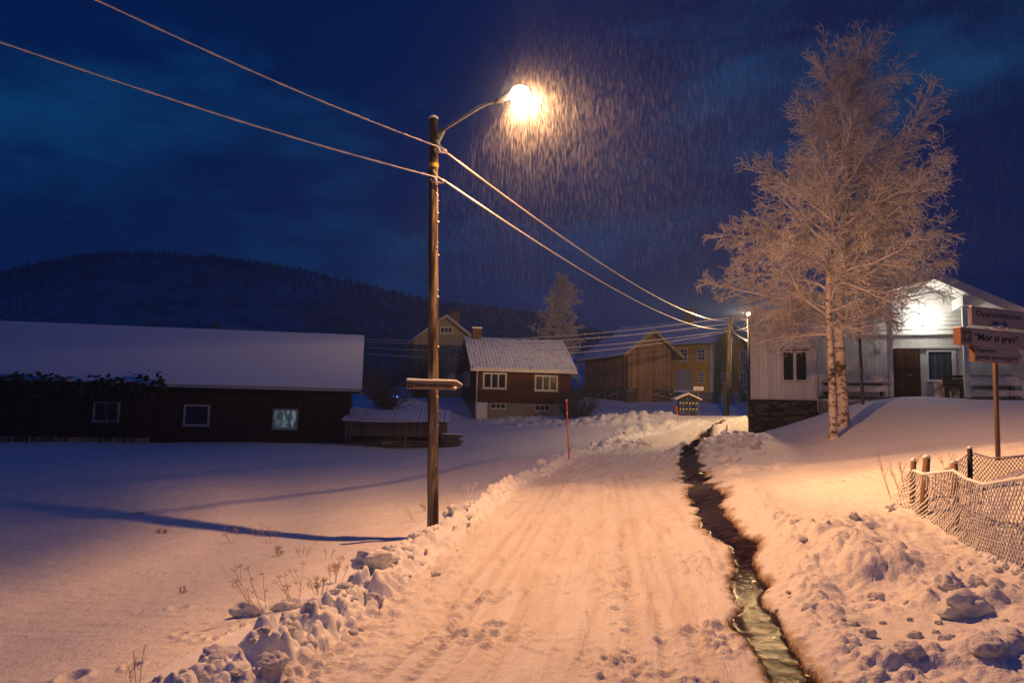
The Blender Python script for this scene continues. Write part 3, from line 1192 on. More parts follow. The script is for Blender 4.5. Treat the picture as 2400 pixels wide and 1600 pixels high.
# ------------------------------------------------------------------ cream house
def cream_house():
    fr = Frame(963, 934, 60, .12)
    t = empty('cream_house', fr.o, fr.a, 'tall cream gabled house behind the pole with an arched cowl on its chimney', 'house')
    W = fr.loc(1100, 934)[0]
    dep = 9
    xa, zr = fr.loc(1047, 739, -.4)
    xl, zel = fr.loc(956, 804, -.4)
    half = xa - xl
    ze = zel
    k = (zr - ze) / half
    zw = zr - .14
    MB().prism([(0, -1.0), (2 * xa, -1.0), (2 * xa, zw - k * xa), (xa, zw), (0, zw - k * xa)], 'y', 0, dep).build('wall', 'cream', t)
    r = chevron(half, zr, ze, .12, 'y', -.4, dep + .4, xa).build('roof', 'darkmetal', t)
    s = MB()
    for sg in (-1, 1):
        s.prism([(xa + sg * half, ze + .004), (xa, zr + .004), (xa, zr + .1), (xa + sg * half, ze + .1)], 'y', -.38, dep + .38)
    s.build('roof_snow', 'roofsnow', r)
    b = MB()
    for sg in (-1, 1):
        b.prism([(xa + sg * half, ze - .2), (xa, zr - .2), (xa, zr - .02), (xa + sg * half, ze - .02)], 'y', -.46, -.402)
    b.build('bargeboard', 'cream', t)
    for a0, a1, b0, b1, cl in ((1031, 1061, 765, 782, 3), (1052, 1087, 815, 845, 2), (1050, 1067, 875, 892, 2)):
        ua, z1 = fr.loc(a0, b0)
        ub, z0 = fr.loc(a1, b1)
        window(t, 'front', 0, ua, ub, z0, z1, cl, 2 if cl == 2 else 1, .1, 'trim', mw=.07)
    ua, zt = fr.loc(1057, 729, 2.0)
    ub, _ = fr.loc(1078, 729, 2.0)
    c = MB().box(ua, ub, 2.0, 2.7, zr - 1.4, zt)
    c = c.build('chimney', 'brick', r)
    cow = MB()
    cm, hw = (ua + ub) / 2, (ub - ua) / 2 + .04
    cow.tube([(cm + hw * math.cos(PI - PI * i / 10), 2.35, zt + hw * .85 * math.sin(PI * i / 10)) for i in range(11)], .05, 6)
    cow.tube([(cm + hw * math.cos(PI - PI * i / 10), 2.05, zt + hw * .85 * math.sin(PI * i / 10)) for i in range(11)], .05, 6)
    cow.tube([(cm + hw * math.cos(PI - PI * i / 10), 2.65, zt + hw * .85 * math.sin(PI * i / 10)) for i in range(11)], .05, 6)
    cow.build('cowl', 'darkmetal', t)


cream_house()


# ------------------------------------------------------------------ weathered barn
def grey_barn():
    fr = Frame(1472, 945, 58, math.atan(.35))
    t = empty('weathered_barn', fr.o, fr.a, 'weathered grey timber barn on rough stone with its gable to the road', 'barn')
    W = fr.loc(1574, 937)[0]
    dep = 8.2
    xa, zr = fr.loc(1528.5, 773, -.5)
    xe, ze = fr.loc(1471, 823, -.5)
    xa = W / 2 + .05
    half = W / 2 + .75
    k = (zr - ze) / (xa - xe)
    ze = zr - k * half
    zw = zr - .14
    zs = fr.loc(1480, 908)[1]
    MB().prism([(0, zs), (W, zs), (W, zw - k * (W - xa)), (xa, zw), (0, zw - k * xa)], 'y', 0, dep).build('wall', 'greywood', t)
    ua = fr.loc(1492, 940)[0]
    ub = fr.loc(1532, 940)[0]
    st = MB().box(-.12, ua, -.1, .7, -1.5, zs).box(ub, W + .1, -.1, .7, -1.5, zs).box(-.12, W + .1, .7, dep + .1, -1.5, zs)
    st.build('stone_base', 'stonel', t)
    d = MB().box(ua, (ua + ub) / 2 - .01, .02, .1, -.6, zs).box((ua + ub) / 2 + .01, ub, .02, .1, -.6, zs)
    d.box(ua, ub, -.02, .018, zs - .25, zs - .15)
    d.build('door', 'greywood', t)
    MB().box(.12, .55, -.05, -.002, zs, zw - k * xa - .5)
    r = chevron(half, zr, ze, .12, 'y', -.6, dep + .4, xa).build('roof', 'greydark', t)
    s = MB()
    for sg in (-1, 1):
        s.prism([(xa + sg * half, ze + .004), (xa, zr + .004), (xa, zr + .06), (xa + sg * half, ze + .06)], 'y', -.5, dep + .38)
    s.build('roof_snow', 'tilesnow', r)
    b = MB()
    for sg in (-1, 1):
        b.prism([(xa + sg * half, ze - .18), (xa, zr - .18), (xa, zr + .05), (xa + sg * half, ze + .05)], 'y', -.68, -.602)
    b.build('bargeboard', 'tanwood', t)
    ya, z1 = fr.side(1399, 857, 0)
    yb, z0 = fr.side(1407, 866, 0)
    ya, yb = sorted((ya, yb))
    MB().box(-.05, .02, ya, yb, z0, z1).build('hatch', 'greydark', t)


grey_barn()


# ------------------------------------------------------------------ yellow house
def yellow_house():
    fr = Frame(1670, 946, 70, -PI / 4)
    t = empty('yellow_house', fr.o, fr.a, 'two storey ochre yellow house with white corner board and many white windows', 'house')
    L, dep = -13.0, 7.6
    zf = fr.loc(1669, 919)[1]
    ze = fr.loc(1667, 803, -.4)[1]
    ya, zr = fr.side(1714, 746, .3)
    dep = 2 * ya
    half = ya + .4
    k = (zr - ze) / half
    zw = zr - .14
    MB().prism([(0, zf), (dep, zf), (dep, zw - k * ya), (ya, zw), (0, zw - k * ya)], 'x', L, 0).build('wall', 'yellow', t)
    MB().box(L, -.04, .04, dep - .04, -2.5, zf).build('foundation', 'concrete', t)
    r = chevron(half, zr, ze, .12, 'x', L - .3, .4, ya).build('roof', 'darkmetal', t)
    s = MB()
    for sg in (-1, 1):
        s.prism([(ya + sg * half, ze + .004), (ya, zr + .004), (ya, zr + .06), (ya + sg * half, ze + .06)], 'x', L - .28, .38)
    s.build('roof_snow', 'tilesnow', r)
    b = MB()
    for sg in (-1, 1):
        b.prism([(ya + sg * half, ze - .22), (ya, zr - .22), (ya, zr + .03), (ya + sg * half, ze + .03)], 'x', .402, .46)
    b.build('bargeboard', 'trim', t)
    MB().box(-.2, .06, -.06, .2, zf - .02, zw - k * ya + .1).build('corner_board', 'trim', t)
    for px, pyz in ((1700, 901),):
        z = fr.side(1700, 902, 0)[1]
        MB().box(-.02, .05, .25, dep, z, z + .1).build('belt_trim', 'yellow', t)
    for a0, a1, b0, b1, rows in ((1593, 1613, 816, 847, 3), (1634, 1655, 817, 846, 3), (1636, 1652, 872, 897, 3)):
        ua, z1 = fr.loc(a0, b0)
        ub, z0 = fr.loc(a1, b1)
        window(t, 'front', 0, ua, ub, z0, z1, 2, rows, .16, 'trim', mw=.1)
    ua, z1 = fr.loc(1583, 867)
    ub, z0 = fr.loc(1623, 914)
    d = MB()
    d.box(ua, ub, -.04, .02, z0, z1)
    cm = (ua + ub) / 2
    for a, bb in ((ua, cm - .08), (cm + .08, ub)):
        d.box(a, a + .14, -.1, -.04, z0, z1)
        d.box(bb - .14, bb, -.1, -.04, z0, z1)
        d.box(a + .14, bb - .14, -.098, -.04, z1 - .16, z1)
    d.build('double_door', 'dimwhite', t)
    st = MB().box(ua - .6, ub + .3, -1.2, -.01, z0 - .25, z0 - .02)
    st.build('door_step', 'snow', t)
    for a0, a1, b0, b1, cl, rows in ((1733, 1748, 819, 851, 2, 2), (1734, 1749, 870, 904, 2, 2), (1690, 1704, 873, 900, 2, 3), (1687, 1696, 921, 944, 2, 3), (1713, 1731, 921, 950, 3, 3), (1704, 1712, 776, 796, 1, 2), (1717, 1731, 779, 802, 2, 2), (1736, 1743, 776, 799, 1, 2)):
        u0, z1 = fr.side(a0, b0, 0)
        u1, z0 = fr.side(a1, b1, 0)
        window(t, 'right', -.04 if b0 > 915 else 0, u0, u1, z0, z1, cl, rows, .16, 'trim', mw=.09)
    u0, z1 = fr.side(1739, 923, -.04)
    u1, z0 = fr.side(1750, 956, -.04)
    MB().box(-.05, .02, u0, u1, z0, z1).build('basement_door', 'doorwood', t)
    xa, zt = fr.loc(1609, 724, ya)
    xb, _ = fr.loc(1626, 724, ya)
    c = MB().box(xa, xb, ya - .45, ya + .45, zr - .8, zt - .25).box(xa - .07, xb + .07, ya - .52, ya + .52, zt - .25, zt - .1).box(xa + .1, xb - .1, ya - .3, ya + .3, zt - .1, zt)
    c.build('chimney', 'brick', r)


yellow_house()


# ------------------------------------------------------------------ shed glimpsed between red house and barn
def far_shed():
    fr = Frame(1322, 928, 80, .1)
    t = empty('distant_shed', fr.o, fr.a, 'distant low white shed with a deep snowy roof glimpsed between the houses', 'shed')
    W = fr.loc(1400, 925)[0]
    zt = fr.loc(1350, 905)[1]
    zr = fr.loc(1350, 830, 4)[1]
    MB().box(0, W, 0, 8, -1, zt).build('wall', 'white', t)
    chevron(4.5, zr, zt - .1, .2, 'x', -.4, W + .4, 4).build('roof', 'roofsnow', t)


far_shed()


# ------------------------------------------------------------------ white house
def white_house():
    fr = Frame(1762, 1024, 31, -math.atan(.33))
    t = empty('white_house', fr.o, fr.a, 'white boarded house on the snowy rise with a lit porch under its gable', 'house')
    REC = 1.3
    xb = fr.loc(1918, 900)[0]
    xa, zr = fr.loc(2189, 637, -.5)
    zw0 = fr.loc(1765, 935)[1]
    zt0 = fr.loc(1900, 936)[1]
    k = .41
    # roof slope measured on the front barge
    xq, zq = fr.loc(2390, 722, -.5)
    k = (zr - zq) / (xq - xa)
    W = 2 * xa
    th = .2
    zw = zr - th - .02
    zfl = fr.loc(2090, 932, REC)[1]
    dep = 11
    xl, zl = fr.loc(1758, 748, 0)
    kl = (zr - zl) / (xa - xl)
    zwl = lambda x: zw - (k if x > xa else kl) * abs(x - xa)
    # walls
    MB().prism([(0, zw0), (W, zw0), (W, zwl(W)), (xa, zw), (0, zwl(0))], 'y', REC, dep).build('wall', 'whitev', t)
    MB().prism([(0, zw0), (xb, zw0), (xb, zwl(xb)), (0, zwl(0))], 'y', 0, REC - .003).build('bay_wall', 'whitev', t)
    MB().box(-.14, xb - .02, -.12, dep, -1.5, zw0 - .05).build('stone_base', 'stone', t)
    MB().box(-.05, xb - .0, -.04, REC - .02, zw0 - .05, zw0 - .003).build('sill_beam', 'darkmetal', t)
    MB().box(xb - .02, W, .05, dep - .1, zfl - 2.2, zfl - .1).build('foundation', 'concrete', t)
    MB().box(xb - .0, W, -.05, REC - .003, zfl - .1, zfl).build('porch_deck', 'benchwood', t)
    # boarded gable above the door
    g = MB()
    zb = fr.loc(2110, 782, REC)[1]
    z = zb
    hb = .17
    while z < zw - .1:
        d0 = min(xa - xb - .05, (zw - z - hb) / max(k, kl) - .03)
        if d0 < .1:
            break
        n = len(g.v)
        g.prism([(REC - .055, z), (REC - .002, z), (REC - .002, z + hb - .004), (REC - .022, z + hb - .004)], 'x', xa - d0, xa + d0)
        z += hb
    g.build('gable_cladding', 'white', t)
    MB().box(xb + .01, W - .2, REC - .09, REC - .003, zb - .06, zb - .003).build('drip_board', 'white', t)
    # roof
    half = xa + .5
    hl = xa + .12
    pl = [(xa - hl, zr - kl * hl), (xa, zr), (xa + half, zr - k * half), (xa + half, zr - k * half - th), (xa, zr - th), (xa - hl, zr - kl * hl - th)]
    r = MB().prism(pl, 'y', -.5, dep + .4).build('roof', 'white', t)
    s = MB()
    for hh, kk in ((-hl, kl), (half, k)):
        s.prism([(xa + hh, zr - kk * abs(hh) + .004), (xa, zr + .004), (xa, zr + .1), (xa + hh, zr - kk * abs(hh) + .1)], 'y', -.46, dep + .38)
    s.build('roof_snow', 'roofsnow', r)
    for hh, kk in ((-hl, kl), (half, k)):
        MB().prism([(xa + hh, zr - kk * abs(hh) - .3), (xa, zr - .3), (xa, zr + .02), (xa + hh, zr - kk * abs(hh) + .02)], 'y', -.56, -.502).build('bargeboard', 'trim', t)
    # purlin ends, posts, rails
    p1, p2 = fr.loc(2086, 800)[0], fr.loc(2264, 800)[0]
    for x in (p1, p2):
        zt = zwl(x) - .02
        MB().box(x - .16, x + .16, -.42, REC - .06, zt - .5, zt - .1).build('purlin', 'white', t)
        MB().box(x - .09, x + .09, -.02, .16, zfl, zt - .502).build('porch_post', 'trim', t)
    for x0, x1, cuts in ((xb + .02, p1 - .092, (878, 955, 1032)), (p2 + .092, W - .2, (892, 985, 1055))):
        rl = MB()
        for i, c in enumerate(cuts):
            zz = fr.loc(2050 if x0 < p1 else 2300, 600 + c / 3.136, 0)[1]
            rl.box(x0, x1, .02, .06, zz - (.3 if i == 0 else .22), zz)
        rl.box(x0, x1, -.02, .1, fr.loc(2050 if x0 < p1 else 2300, 600 + cuts[0] / 3.136)[1] + .002, fr.loc(2050 if x0 < p1 else 2300, 600 + cuts[0] / 3.136)[1] + .05)
        n = max(2, int((x1 - x0) / 1.4) + 1)
        for i in range(n):
            x = x0 + (x1 - x0 - .1) * i / (n - 1)
            rl.box(x, x + .09, .062, .15, zfl, fr.loc(2050 if x0 < p1 else 2300, 600 + cuts[0] / 3.136)[1])
        rl.build('porch_railing', 'trim', t)
    # bay window
    ua, z1 = fr.loc(1832, 822)
    ub, z0 = fr.loc(1894, 894)
    window(t, 'front', 0, ua, ub, z0, z1, 2, 1, .07, 'trim', mw=.12)
    MB().box(ua - .05, ub + .05, -.12, -.003, z1 + .01, z1 + .05).build('window_hood', 'darkmetal', t)
    zz = fr.loc(1770, 788)[1]
    MB().box(0, xb * .9, -.03, -.002, zz, zz + .05).build('belt_trim', 'dimwhite', t)
    MB().box(-.03, .09, -.04, -.002, zw0, zwl(0) - .1).build('corner_board', 'trim', t)
    pts = [fr.loc(1880, 790, -.1), fr.loc(1916, 818, -.1), fr.loc(1917, 965, -.1)]
    MB().tube([(pts[0][0], -.1, pts[0][1]), (pts[1][0], -.1, pts[1][1]), (pts[2][0], -.1, pts[2][1])], .04, 8).build('downpipe', 'dimwhite', t)
    # double door
    ua, z1 = fr.loc(2090, 817, REC)
    ub, z0 = fr.loc(2159, 931, REC)
    z0 = zfl
    d = MB().box(ua, ub, REC - .05, REC - .003, z0, z1)
    cm = (ua + ub) / 2
    for a, bb in ((ua + .05, cm - .03), (cm + .03, ub - .05)):
        for f0, f1 in ((.05, .36), (.40, .52), (.56, .95)):
            d.box(a, bb, REC - .064, REC - .05, z0 + (z1 - z0) * f0, z0 + (z1 - z0) * f1)
            d.box(a + .07, bb - .07, REC - .082, REC - .064, z0 + (z1 - z0) * f0 + .07, z0 + (z1 - z0) * f1 - .07)
    d.box(cm - .02, cm + .02, REC - .075, REC - .05, z0, z1)
    d = d.build('double_door', 'doorwood', t)
    MB().tube([(cm + .07, REC - .07, z0 + .95), (cm + .07, REC - .13, z0 + .95), (cm + .17, REC - .13, z0 + .95)], .012, 6).build('handle', 'metal', d)
    MB().box(ua - .02, fr.loc(2250, 820, REC)[0], REC - .07, REC - .003, z1 + .003, z1 + .07).build('lintel_board', 'white', t)
    # entrance window with curtain
    ua, z1 = fr.loc(2171, 821, REC)
    ub, z0 = fr.loc(2242, 893, REC)
    w = window(t, 'front', REC, ua, ub, z0, z1, 1, 1, .06, 'white', 'curtain', mw=.05)
    w['label'] = 'window with grey curtains beside the brown door'
    x = fr.loc(2231, 850, REC)[0]
    MB().box(x, x + .1, REC - .055, REC - .01, z0 + .06, z1 - .06).build('mullion', 'white', w)
    # house number
    ua, z1 = fr.loc(2051, 816, REC)
    ub, z0 = fr.loc(2065, 825, REC)
    n = MB().box(ua, ub, REC - .05, REC - .003, z0, z1).build('number_plate', 'black', t)
    MB().box(ua + .015, ub - .015, REC - .054, REC - .05, z0 + .015, z1 - .015).build('plate_face', 'white', n)
    text_mesh('62', ua + .05, ub - .05, (z0 + z1) / 2, (z1 - z0) * .62, 'black', n, y=REC - .055)
    # porch lamp
    lx, lz = fr.loc(2162, 748, REC)
    lm = MB().box(lx - .06, lx + .06, REC - .09, REC - .056, lz - .28, lz - .08)
    lm.tube([(lx, REC - .07, lz - .2), (lx, REC - .2, lz - .2), (lx, REC - .2, lz - .1)], .018, 6)
    lm = lm.build('porch_lamp', 'metal', t)
    MB().lathe([(.02, -.1), (.07, -.08), (.1, 0), (.085, .07), (.03, .11)], 14, (lx, REC - .2, lz)).build('bulb', emit_mat('porch_bulb', (1, .96, .84), 14), lm, True)
    L = bpy.data.lights.new('porch_light', 'POINT')
    L.energy = 82
    L.color = (1, .95, .80)
    L.shadow_soft_size = .11
    lo = bpy.data.objects.new('porch_light', L)
    COL.objects.link(lo)
    lo.location = fr.o + fr.dx * lx + fr.dy * (REC - .42) + Vector((0, 0, lz))
    # benches
    proto = None
    for px0, px1, lab in ((1930, 2072, 'dark slatted bench on the porch left of the brown double door'), (2214, 2254, 'dark slatted bench under the curtained window beside the porch post'), (2270, 2378, 'dark slatted bench behind the porch railing near the three road signs')):
        x0, x1 = fr.loc(px0, 900, .75)[0], fr.loc(px1, 900, .75)[0]
        if px0 == 2214:
            x1 = p2 + .1
        bt = empty('bench', fr.o + fr.dx * x0 + fr.dy * .55 + Vector((0, 0, zfl)), fr.a, lab, 'bench', 'benches on the porch')
        l = x1 - x0
        bk = MB()
        for zz in (.52, .68, .84):
            bk.box(.0, l, .50, .54, zz, zz + .11)
        bk.build('backrest', 'benchwood', bt)
        st = MB()
        for yy in (.0, .13, .26, .39):
            st.box(0, l, yy, yy + .1, .42, .46)
        st.build('seat', 'benchwood', bt)
        for xx in (.05, l - .13):
            for yy in (.03, .44):
                MB().box(xx, xx + .07, yy, yy + .06, 0, .418 if yy < .2 else .5).build('leg', 'benchwood', bt)
    return fr, zfl


WH, WHZ = white_house()

# ------------------------------------------------------------------ main street lamp
pb = P(1016, 1222, 11.3)
PX, PY = pb.x, pb.y
PZ0 = Z(PX, PY) - .15
ptop = P(1016, 279, 11.3)


def lerp(a, b, t):
    return a + (b - a) * t


lamp = P(1219, 226, 10.75)


def street_lamp():
    t = empty('street_lamp', (PX, PY, PZ0), 0, 'tall wooden street lamp pole with a curved arm and glowing warm lamp', 'street lamp')
    o = Vector((PX, PY, PZ0))
    H = ptop.z - PZ0
    lean = ptop.x - PX
    pr = MB()
    R = random.Random(4)
    pts = [(lean * i / 30 + R.gauss(0, .002), R.gauss(0, .002), H * i / 30) for i in range(31)]
    pr.tube(pts, [.088 - .018 * i / 30 + R.gauss(0, .0012) for i in range(31)], 18)
    pr.build('pole', 'polewood', t, True)
    tp = Vector((lean, 0, H))
    MB().lathe([(.075, 0), (.08, .02), (.06, .045), (.02, .055)], 14, tp).build('snow_cap', 'snow', t, True)
    br = P(1035, 308, 11.2) - o
    ln = lamp - o
    mid = P(1120, 255, 11.0) - o
    neck = P(1165, 238, 10.87) - o
    MB().tube([br, lerp(br, mid, .5), mid, lerp(mid, neck, .5) + Vector((0, 0, .02)), neck], .024, 8).build('arm', 'metal', t, True)
    MB().tube([br + Vector((0, 0, .026)), lerp(br, mid, .5) + Vector((0, 0, .028)), mid + Vector((0, 0, .028)), neck + Vector((0, 0, .028))], .014, 6).build('arm_snow', 'snow', t, True)
    bk = MB()
    q = tp + Vector((.07, -.02, br.z - H))
    bk.prism([(q.x, br.z + .05), (br.x + .05, br.z + .05), (q.x + .03, br.z - .17)], 'y', q.y - .05, q.y - .03)
    bk.prism([(q.x, br.z + .05), (br.x + .05, br.z + .05), (q.x + .03, br.z - .17)], 'y', q.y + .03, q.y + .05)
    bk.tube([(lean * .96 - .0, -.0, br.z - .0), (br.x, br.y, br.z)], .03, 8)
    bk.build('bracket', 'metal', t)
    band = P(1017, 389, 11.3) - o
    MB().lathe([(.078, -.03), (.083, -.03), (.083, .03), (.078, .03)], 18, (lean * band.z / H, 0, band.z)).build('yellow_band', plain_mat('yellow_band', (.55, .36, .06), .6, .1), t)
    # head: housing and glowing bowl
    hd = MB()
    ax = (ln - neck).normalized()
    hp = [neck - ax * .05, neck + ax * .05, neck + ax * .14, ln - ax * .17, ln - ax * .13, ln - ax * .1]
    up = Vector((0, 0, .075))
    hd.tube([p + up * k for p, k in zip(hp, (0, .1, .4, .6, .5, .2))], [.03, .045, .05, .05, .045, .02], 12)
    hd.build('lamp_head', 'metal', t, True)
    bl = MB()
    c = ln + Vector((0, 0, 0))
    n = 18
    prof = [(.02, -.15), (.08, -.135), (.13, -.09), (.155, -.02), (.15, .06), (.12, .115), (.06, .15), (.01, .16)]
    bl.lathe(prof, n, c)
    # a clear glass bowl: it shines, and the lamp inside shines through it
    gm = bpy.data.materials.new('clear_glowing_bowl')
    gm.use_nodes = True
    gt = gm.node_tree
    gt.nodes.remove(gt.nodes['Principled BSDF'])
    ge, gr_, gx = gt.nodes.new('ShaderNodeEmission'), gt.nodes.new('ShaderNodeBsdfTransparent'), gt.nodes.new('ShaderNodeMixShader')
    ge.inputs[0].default_value = (1, .66, .36, 1)
    ge.inputs[1].default_value = 160
    gx.inputs[0].default_value = .4
    gt.links.new(gr_.outputs[0], gx.inputs[1])
    gt.links.new(ge.outputs[0], gx.inputs[2])
    gt.links.new(gx.outputs[0], gt.nodes['Material Output'].inputs['Surface'])
    bl.build('lamp_bowl', gm, t, True)
    # snow lumps stuck to the pole on the lamp side
    s = MB()
    for i in range(26):
        z = R.uniform(.6, H - 1.2)
        a = R.gauss(-.35, .25)
        rr = R.uniform(.006, .018)
        s.lathe([(.001, -rr), (rr * .8, -rr * .5), (rr, 0), (rr * .7, rr * .7), (.001, rr)], 6, (lean * z / H + .083 * math.cos(a), .083 * math.sin(a), z))
    s.build('snow_flecks', 'snow', t, True)
    L = bpy.data.lights.new('street_light', 'POINT')
    L.energy = 7600
    L.color = (1.0, .46, .175)
    L.shadow_soft_size = .04
    L.use_nodes = True
    nt = L.node_tree
    em = [n_ for n_ in nt.nodes if n_.type == 'EMISSION'][0]
    tc = nd(nt, 'TexCoord')
    sp = nd(nt, 'SeparateXYZ')
    nt.links.new(tc.outputs['Normal'], sp.inputs[0])
    # the optic: strongest below, cut off towards the horizontal, and thrown over the road rather than behind the pole
    def curve(v, pts):
        q = math_(nt, 'MULTIPLY_ADD', v, .5)
        q.node.inputs[2].default_value = .5
        return ramp(nt, q, [((p + 1) / 2, (k, k, k)) for p, k in pts])
    fz = curve(sp.outputs['Z'], [(-1, .58), (-.8, .95), (-.55, 1), (-.36, .85), (-.2, .75), (-.05, .85), (.1, .6), (.35, .2), (1, .2)])
    fx = curve(sp.outputs['X'], [(-.85, .02), (-.7, .12), (-.58, .54), (-.45, .47), (-.3, .8), (0, .9), (.3, .84), (.54, .84), (.64, 1.25), (1, 1.4)])
    cut = mix(nt, curve(sp.outputs['Z'], [(-.55, 0), (-.3, 1)]), (1, 1, 1), curve(sp.outputs['X'], [(-.6, .05), (-.28, .14), (-.06, .75), (.02, 1)]))
    nt.links.new(mix(nt, 1.0, mix(nt, 1.0, fz, fx, 'MULTIPLY'), cut, 'MULTIPLY'), em.inputs['Strength'])
    lo = bpy.data.objects.new('street_light', L)
    COL.objects.link(lo)
    lo.location = o + ln + Vector((0, 0, -.03))
    return t


street_lamp()


def loop_symbol(mb, cx_, cz, r, y, w):
    """the looped square that marks a sight worth seeing"""
    pts = []
    s = r * .42
    k = r * .55
    # four loops joined by straight sides
    cs = [(k, k), (-k, k), (-k, -k), (k, -k)]
    for i, (a, b) in enumerate(cs):
        a0 = [-.5 * PI, 0, .5 * PI, PI][i]
        for j in range(13):
            an = a0 + 1.5 * PI * j / 12
            pts.append((cx_ + a + s * .92 * math.cos(an), y, cz + b + s * .92 * math.sin(an)))
    pts.append(pts[0])
    mb.tube(pts, w, 5)


# ------------------------------------------------------------------ wooden arrow on the pole
def arrow_sign():
    fr = Frame(953, 911, 11.17, .02)
    t = empty('arrow_sign', fr.o, fr.a, 'brown wooden arrow sign with black lettering fixed to the street lamp pole', 'sign')
    x1 = fr.loc(1068, 911)[0]
    xt = fr.loc(1083, 904)[0]
    z1 = fr.loc(1000, 893)[1]
    MB().prism([(0, 0), (x1, 0), (xt, z1 * .45), (x1, z1), (0, z1)], 'y', -.03, .02).build('board', plank_mat('arrow_board', (.20, .145, .105), (.36, .27, .2), .06, True), t)
    s = MB().prism([(-.01, z1 + .002), (x1, z1 + .002), (xt + .01, z1 * .45 + .015), (xt, z1 * .45 + .04), (x1 + .01, z1 + .03), (x1 * .6, z1 + .035), (x1 * .5, z1 + .028), (0, z1 + .038)], 'y', -.04, .03)
    s.build('snow_cap', 'snow', t, False, .01)
    text_mesh('Oppheim gamle prestegard', x1 * .15, x1 * .93, z1 * .48, z1 * .55, 'black', t, y=-.032, bold=.025)
    sy = MB()
    loop_symbol(sy, x1 * .075, z1 * .5, z1 * .32, -.032, .008)
    sy.build('symbol', 'black', t)
    MB().lathe([(.002, -.02), (.022, -.012), (.026, 0), (.018, .015), (.002, .02)], 8, (fr.loc(1067, 908)[0], -.05, .03)).build('snow_lump', 'snow', t, True)


arrow_sign()


# ------------------------------------------------------------------ far pole, far lamp, wires
fp = P(1702, 980, 47)
FT = P(1712, 739, 47)
FZ = Z(fp.x, fp.y) - .1


def far_pole():
    t = empty('utility_pole', (fp.x, fp.y, FZ), 0, 'leaning wooden utility pole with steps and cables at the bend by the yellow house', 'utility pole')
    H = FT.z - FZ
    lx = FT.x - fp.x
    MB().tube([(lx * i / 12, 0, H * i / 12) for i in range(13)], [.165 - .05 * i / 12 for i in range(13)], 14).build('pole', 'polewood', t, True)
    for z in (H - .3, H - .55, H - .9, H - 1.2):
        for sx in (-1, 1):
            ins = MB()
            ins.lathe([(.03, -.06), (.06, -.03), (.045, 0), (.06, .03), (.03, .06)], 8, (lx * z / H + sx * .18, -.02, z))
            ins.tube([(lx * z / H, 0, z), (lx * z / H + sx * .18, -.02, z)], .015, 5)
            ins.build('insulator', 'darkmetal', t, True)
    st = MB()
    for i in range(9):
        z = 1.6 + i * .55
        sx = 1 if i % 2 else -1
        st.tube([(lx * z / H + sx * .1, 0, z), (lx * z / H + sx * .26, 0, z + .03)], .018, 5)
    st.build('climbing_steps', 'metal', t)
    MB().tube([(lx * .3 + .15, -.1, H * .3), (lx * .95 + .12, -.1, H * .95)], .02, 5).build('cable_duct', 'dimwhite', t)


far_pole()
FL = P(1754, 735, 33.5)
FB = P(1755, 930, 33.5)


def far_lamp():
    zb = Z(FB.x, FB.y) - .1
    t = empty('street_lamp', (FB.x, FB.y, zb), 0, 'slim black lamp post with a small bright lamp at the corner of the white house', 'street lamp')
    o = Vector((FB.x, FB.y, zb))
    tp = FL - o
    MB().tube([(0, 0, 0), (tp.x * .5, 0, tp.z * .5), (tp.x, 0, tp.z - .15)], [.075, .065, .055], 10).build('pole', 'black', t, True)
    MB().lathe([(.05, -.2), (.09, -.17), (.09, -.12), (.05, -.1)], 10, tp).build('lamp_head', 'darkmetal', t)
    MB().lathe([(.04, -.1), (.07, -.06), (.085, .0), (.06, .06), (.02, .08)], 12, tp).build('lamp_bowl', emit_mat('far_glow', (1, .66, .30), 70), t, True)
    L = bpy.data.lights.new('far_street_light', 'POINT')
    L.energy = 8200
    L.color = (1.0, .60, .27)
    L.shadow_soft_size = .06
    L.use_nodes = True
    nt = L.node_tree
    em = [n_ for n_ in nt.nodes if n_.type == 'EMISSION'][0]
    tc = nd(nt, 'TexCoord')
    sp = nd(nt, 'SeparateXYZ')
    nt.links.new(tc.outputs['Normal'], sp.inputs[0])
    q = math_(nt, 'MULTIPLY_ADD', sp.outputs['Z'], .5)
    q.node.inputs[2].default_value = .5
    nt.links.new(ramp(nt, q, [(0, (.2, .2, .2)), (.25, (.25, .25, .25)), (.39, (.18, .18, .18)), (.47, (1, 1, 1)), (.55, (.9, .9, .9)), (.7, (.3, .3, .3))]), em.inputs['Strength'])
    lo = bpy.data.objects.new('far_street_light', L)
    COL.objects.link(lo)
    lo.location = FL + Vector((-.22, .1, .05))


far_lamp()


def wire(pts, r, label, m='snow', n=5, group=None, sag=0, seg=24, name='cable'):
    pts = [Vector(p) for p in pts]
    if len(pts) == 2:
        a, b = pts
        pts = [lerp(a, b, i / seg) - Vector((0, 0, sag * 4 * (i / seg) * (1 - i / seg))) for i in range(seg + 1)]
    R = random.Random(len(label))
    mb = MB()
    mb.tube(pts, [r * R.uniform(.85, 1.15) for _ in pts], n)
    o = mb.build(name, m, None, True)
    return tag(o, label, 'cable', group)


# near span: comes in from the left over the camera's shoulder
A1, A2 = P(1032, 346, 11.2), P(1024, 416, 11.2)
E1, E2 = P(225, 0, 7.2), P(0, 99, 7.1)


def near_wire(a, e, r, label):
    pts = [lerp(a, e, 2.4 * i / 150) for i in range(151)]
    pts = [p - Vector((0, 0, .06 * math.sin(min(1, i / 62) * PI))) for i, p in enumerate(pts)]
    mb = MB()
    R = random.Random(9)
    rr = [r * R.uniform(.7, 1.3) for _ in pts]
    mb.tube(pts, rr, 8)
    return tag(mb.build('cable', 'frost', None, True), label, 'cable', 'rimed cables of the street lamp pole')


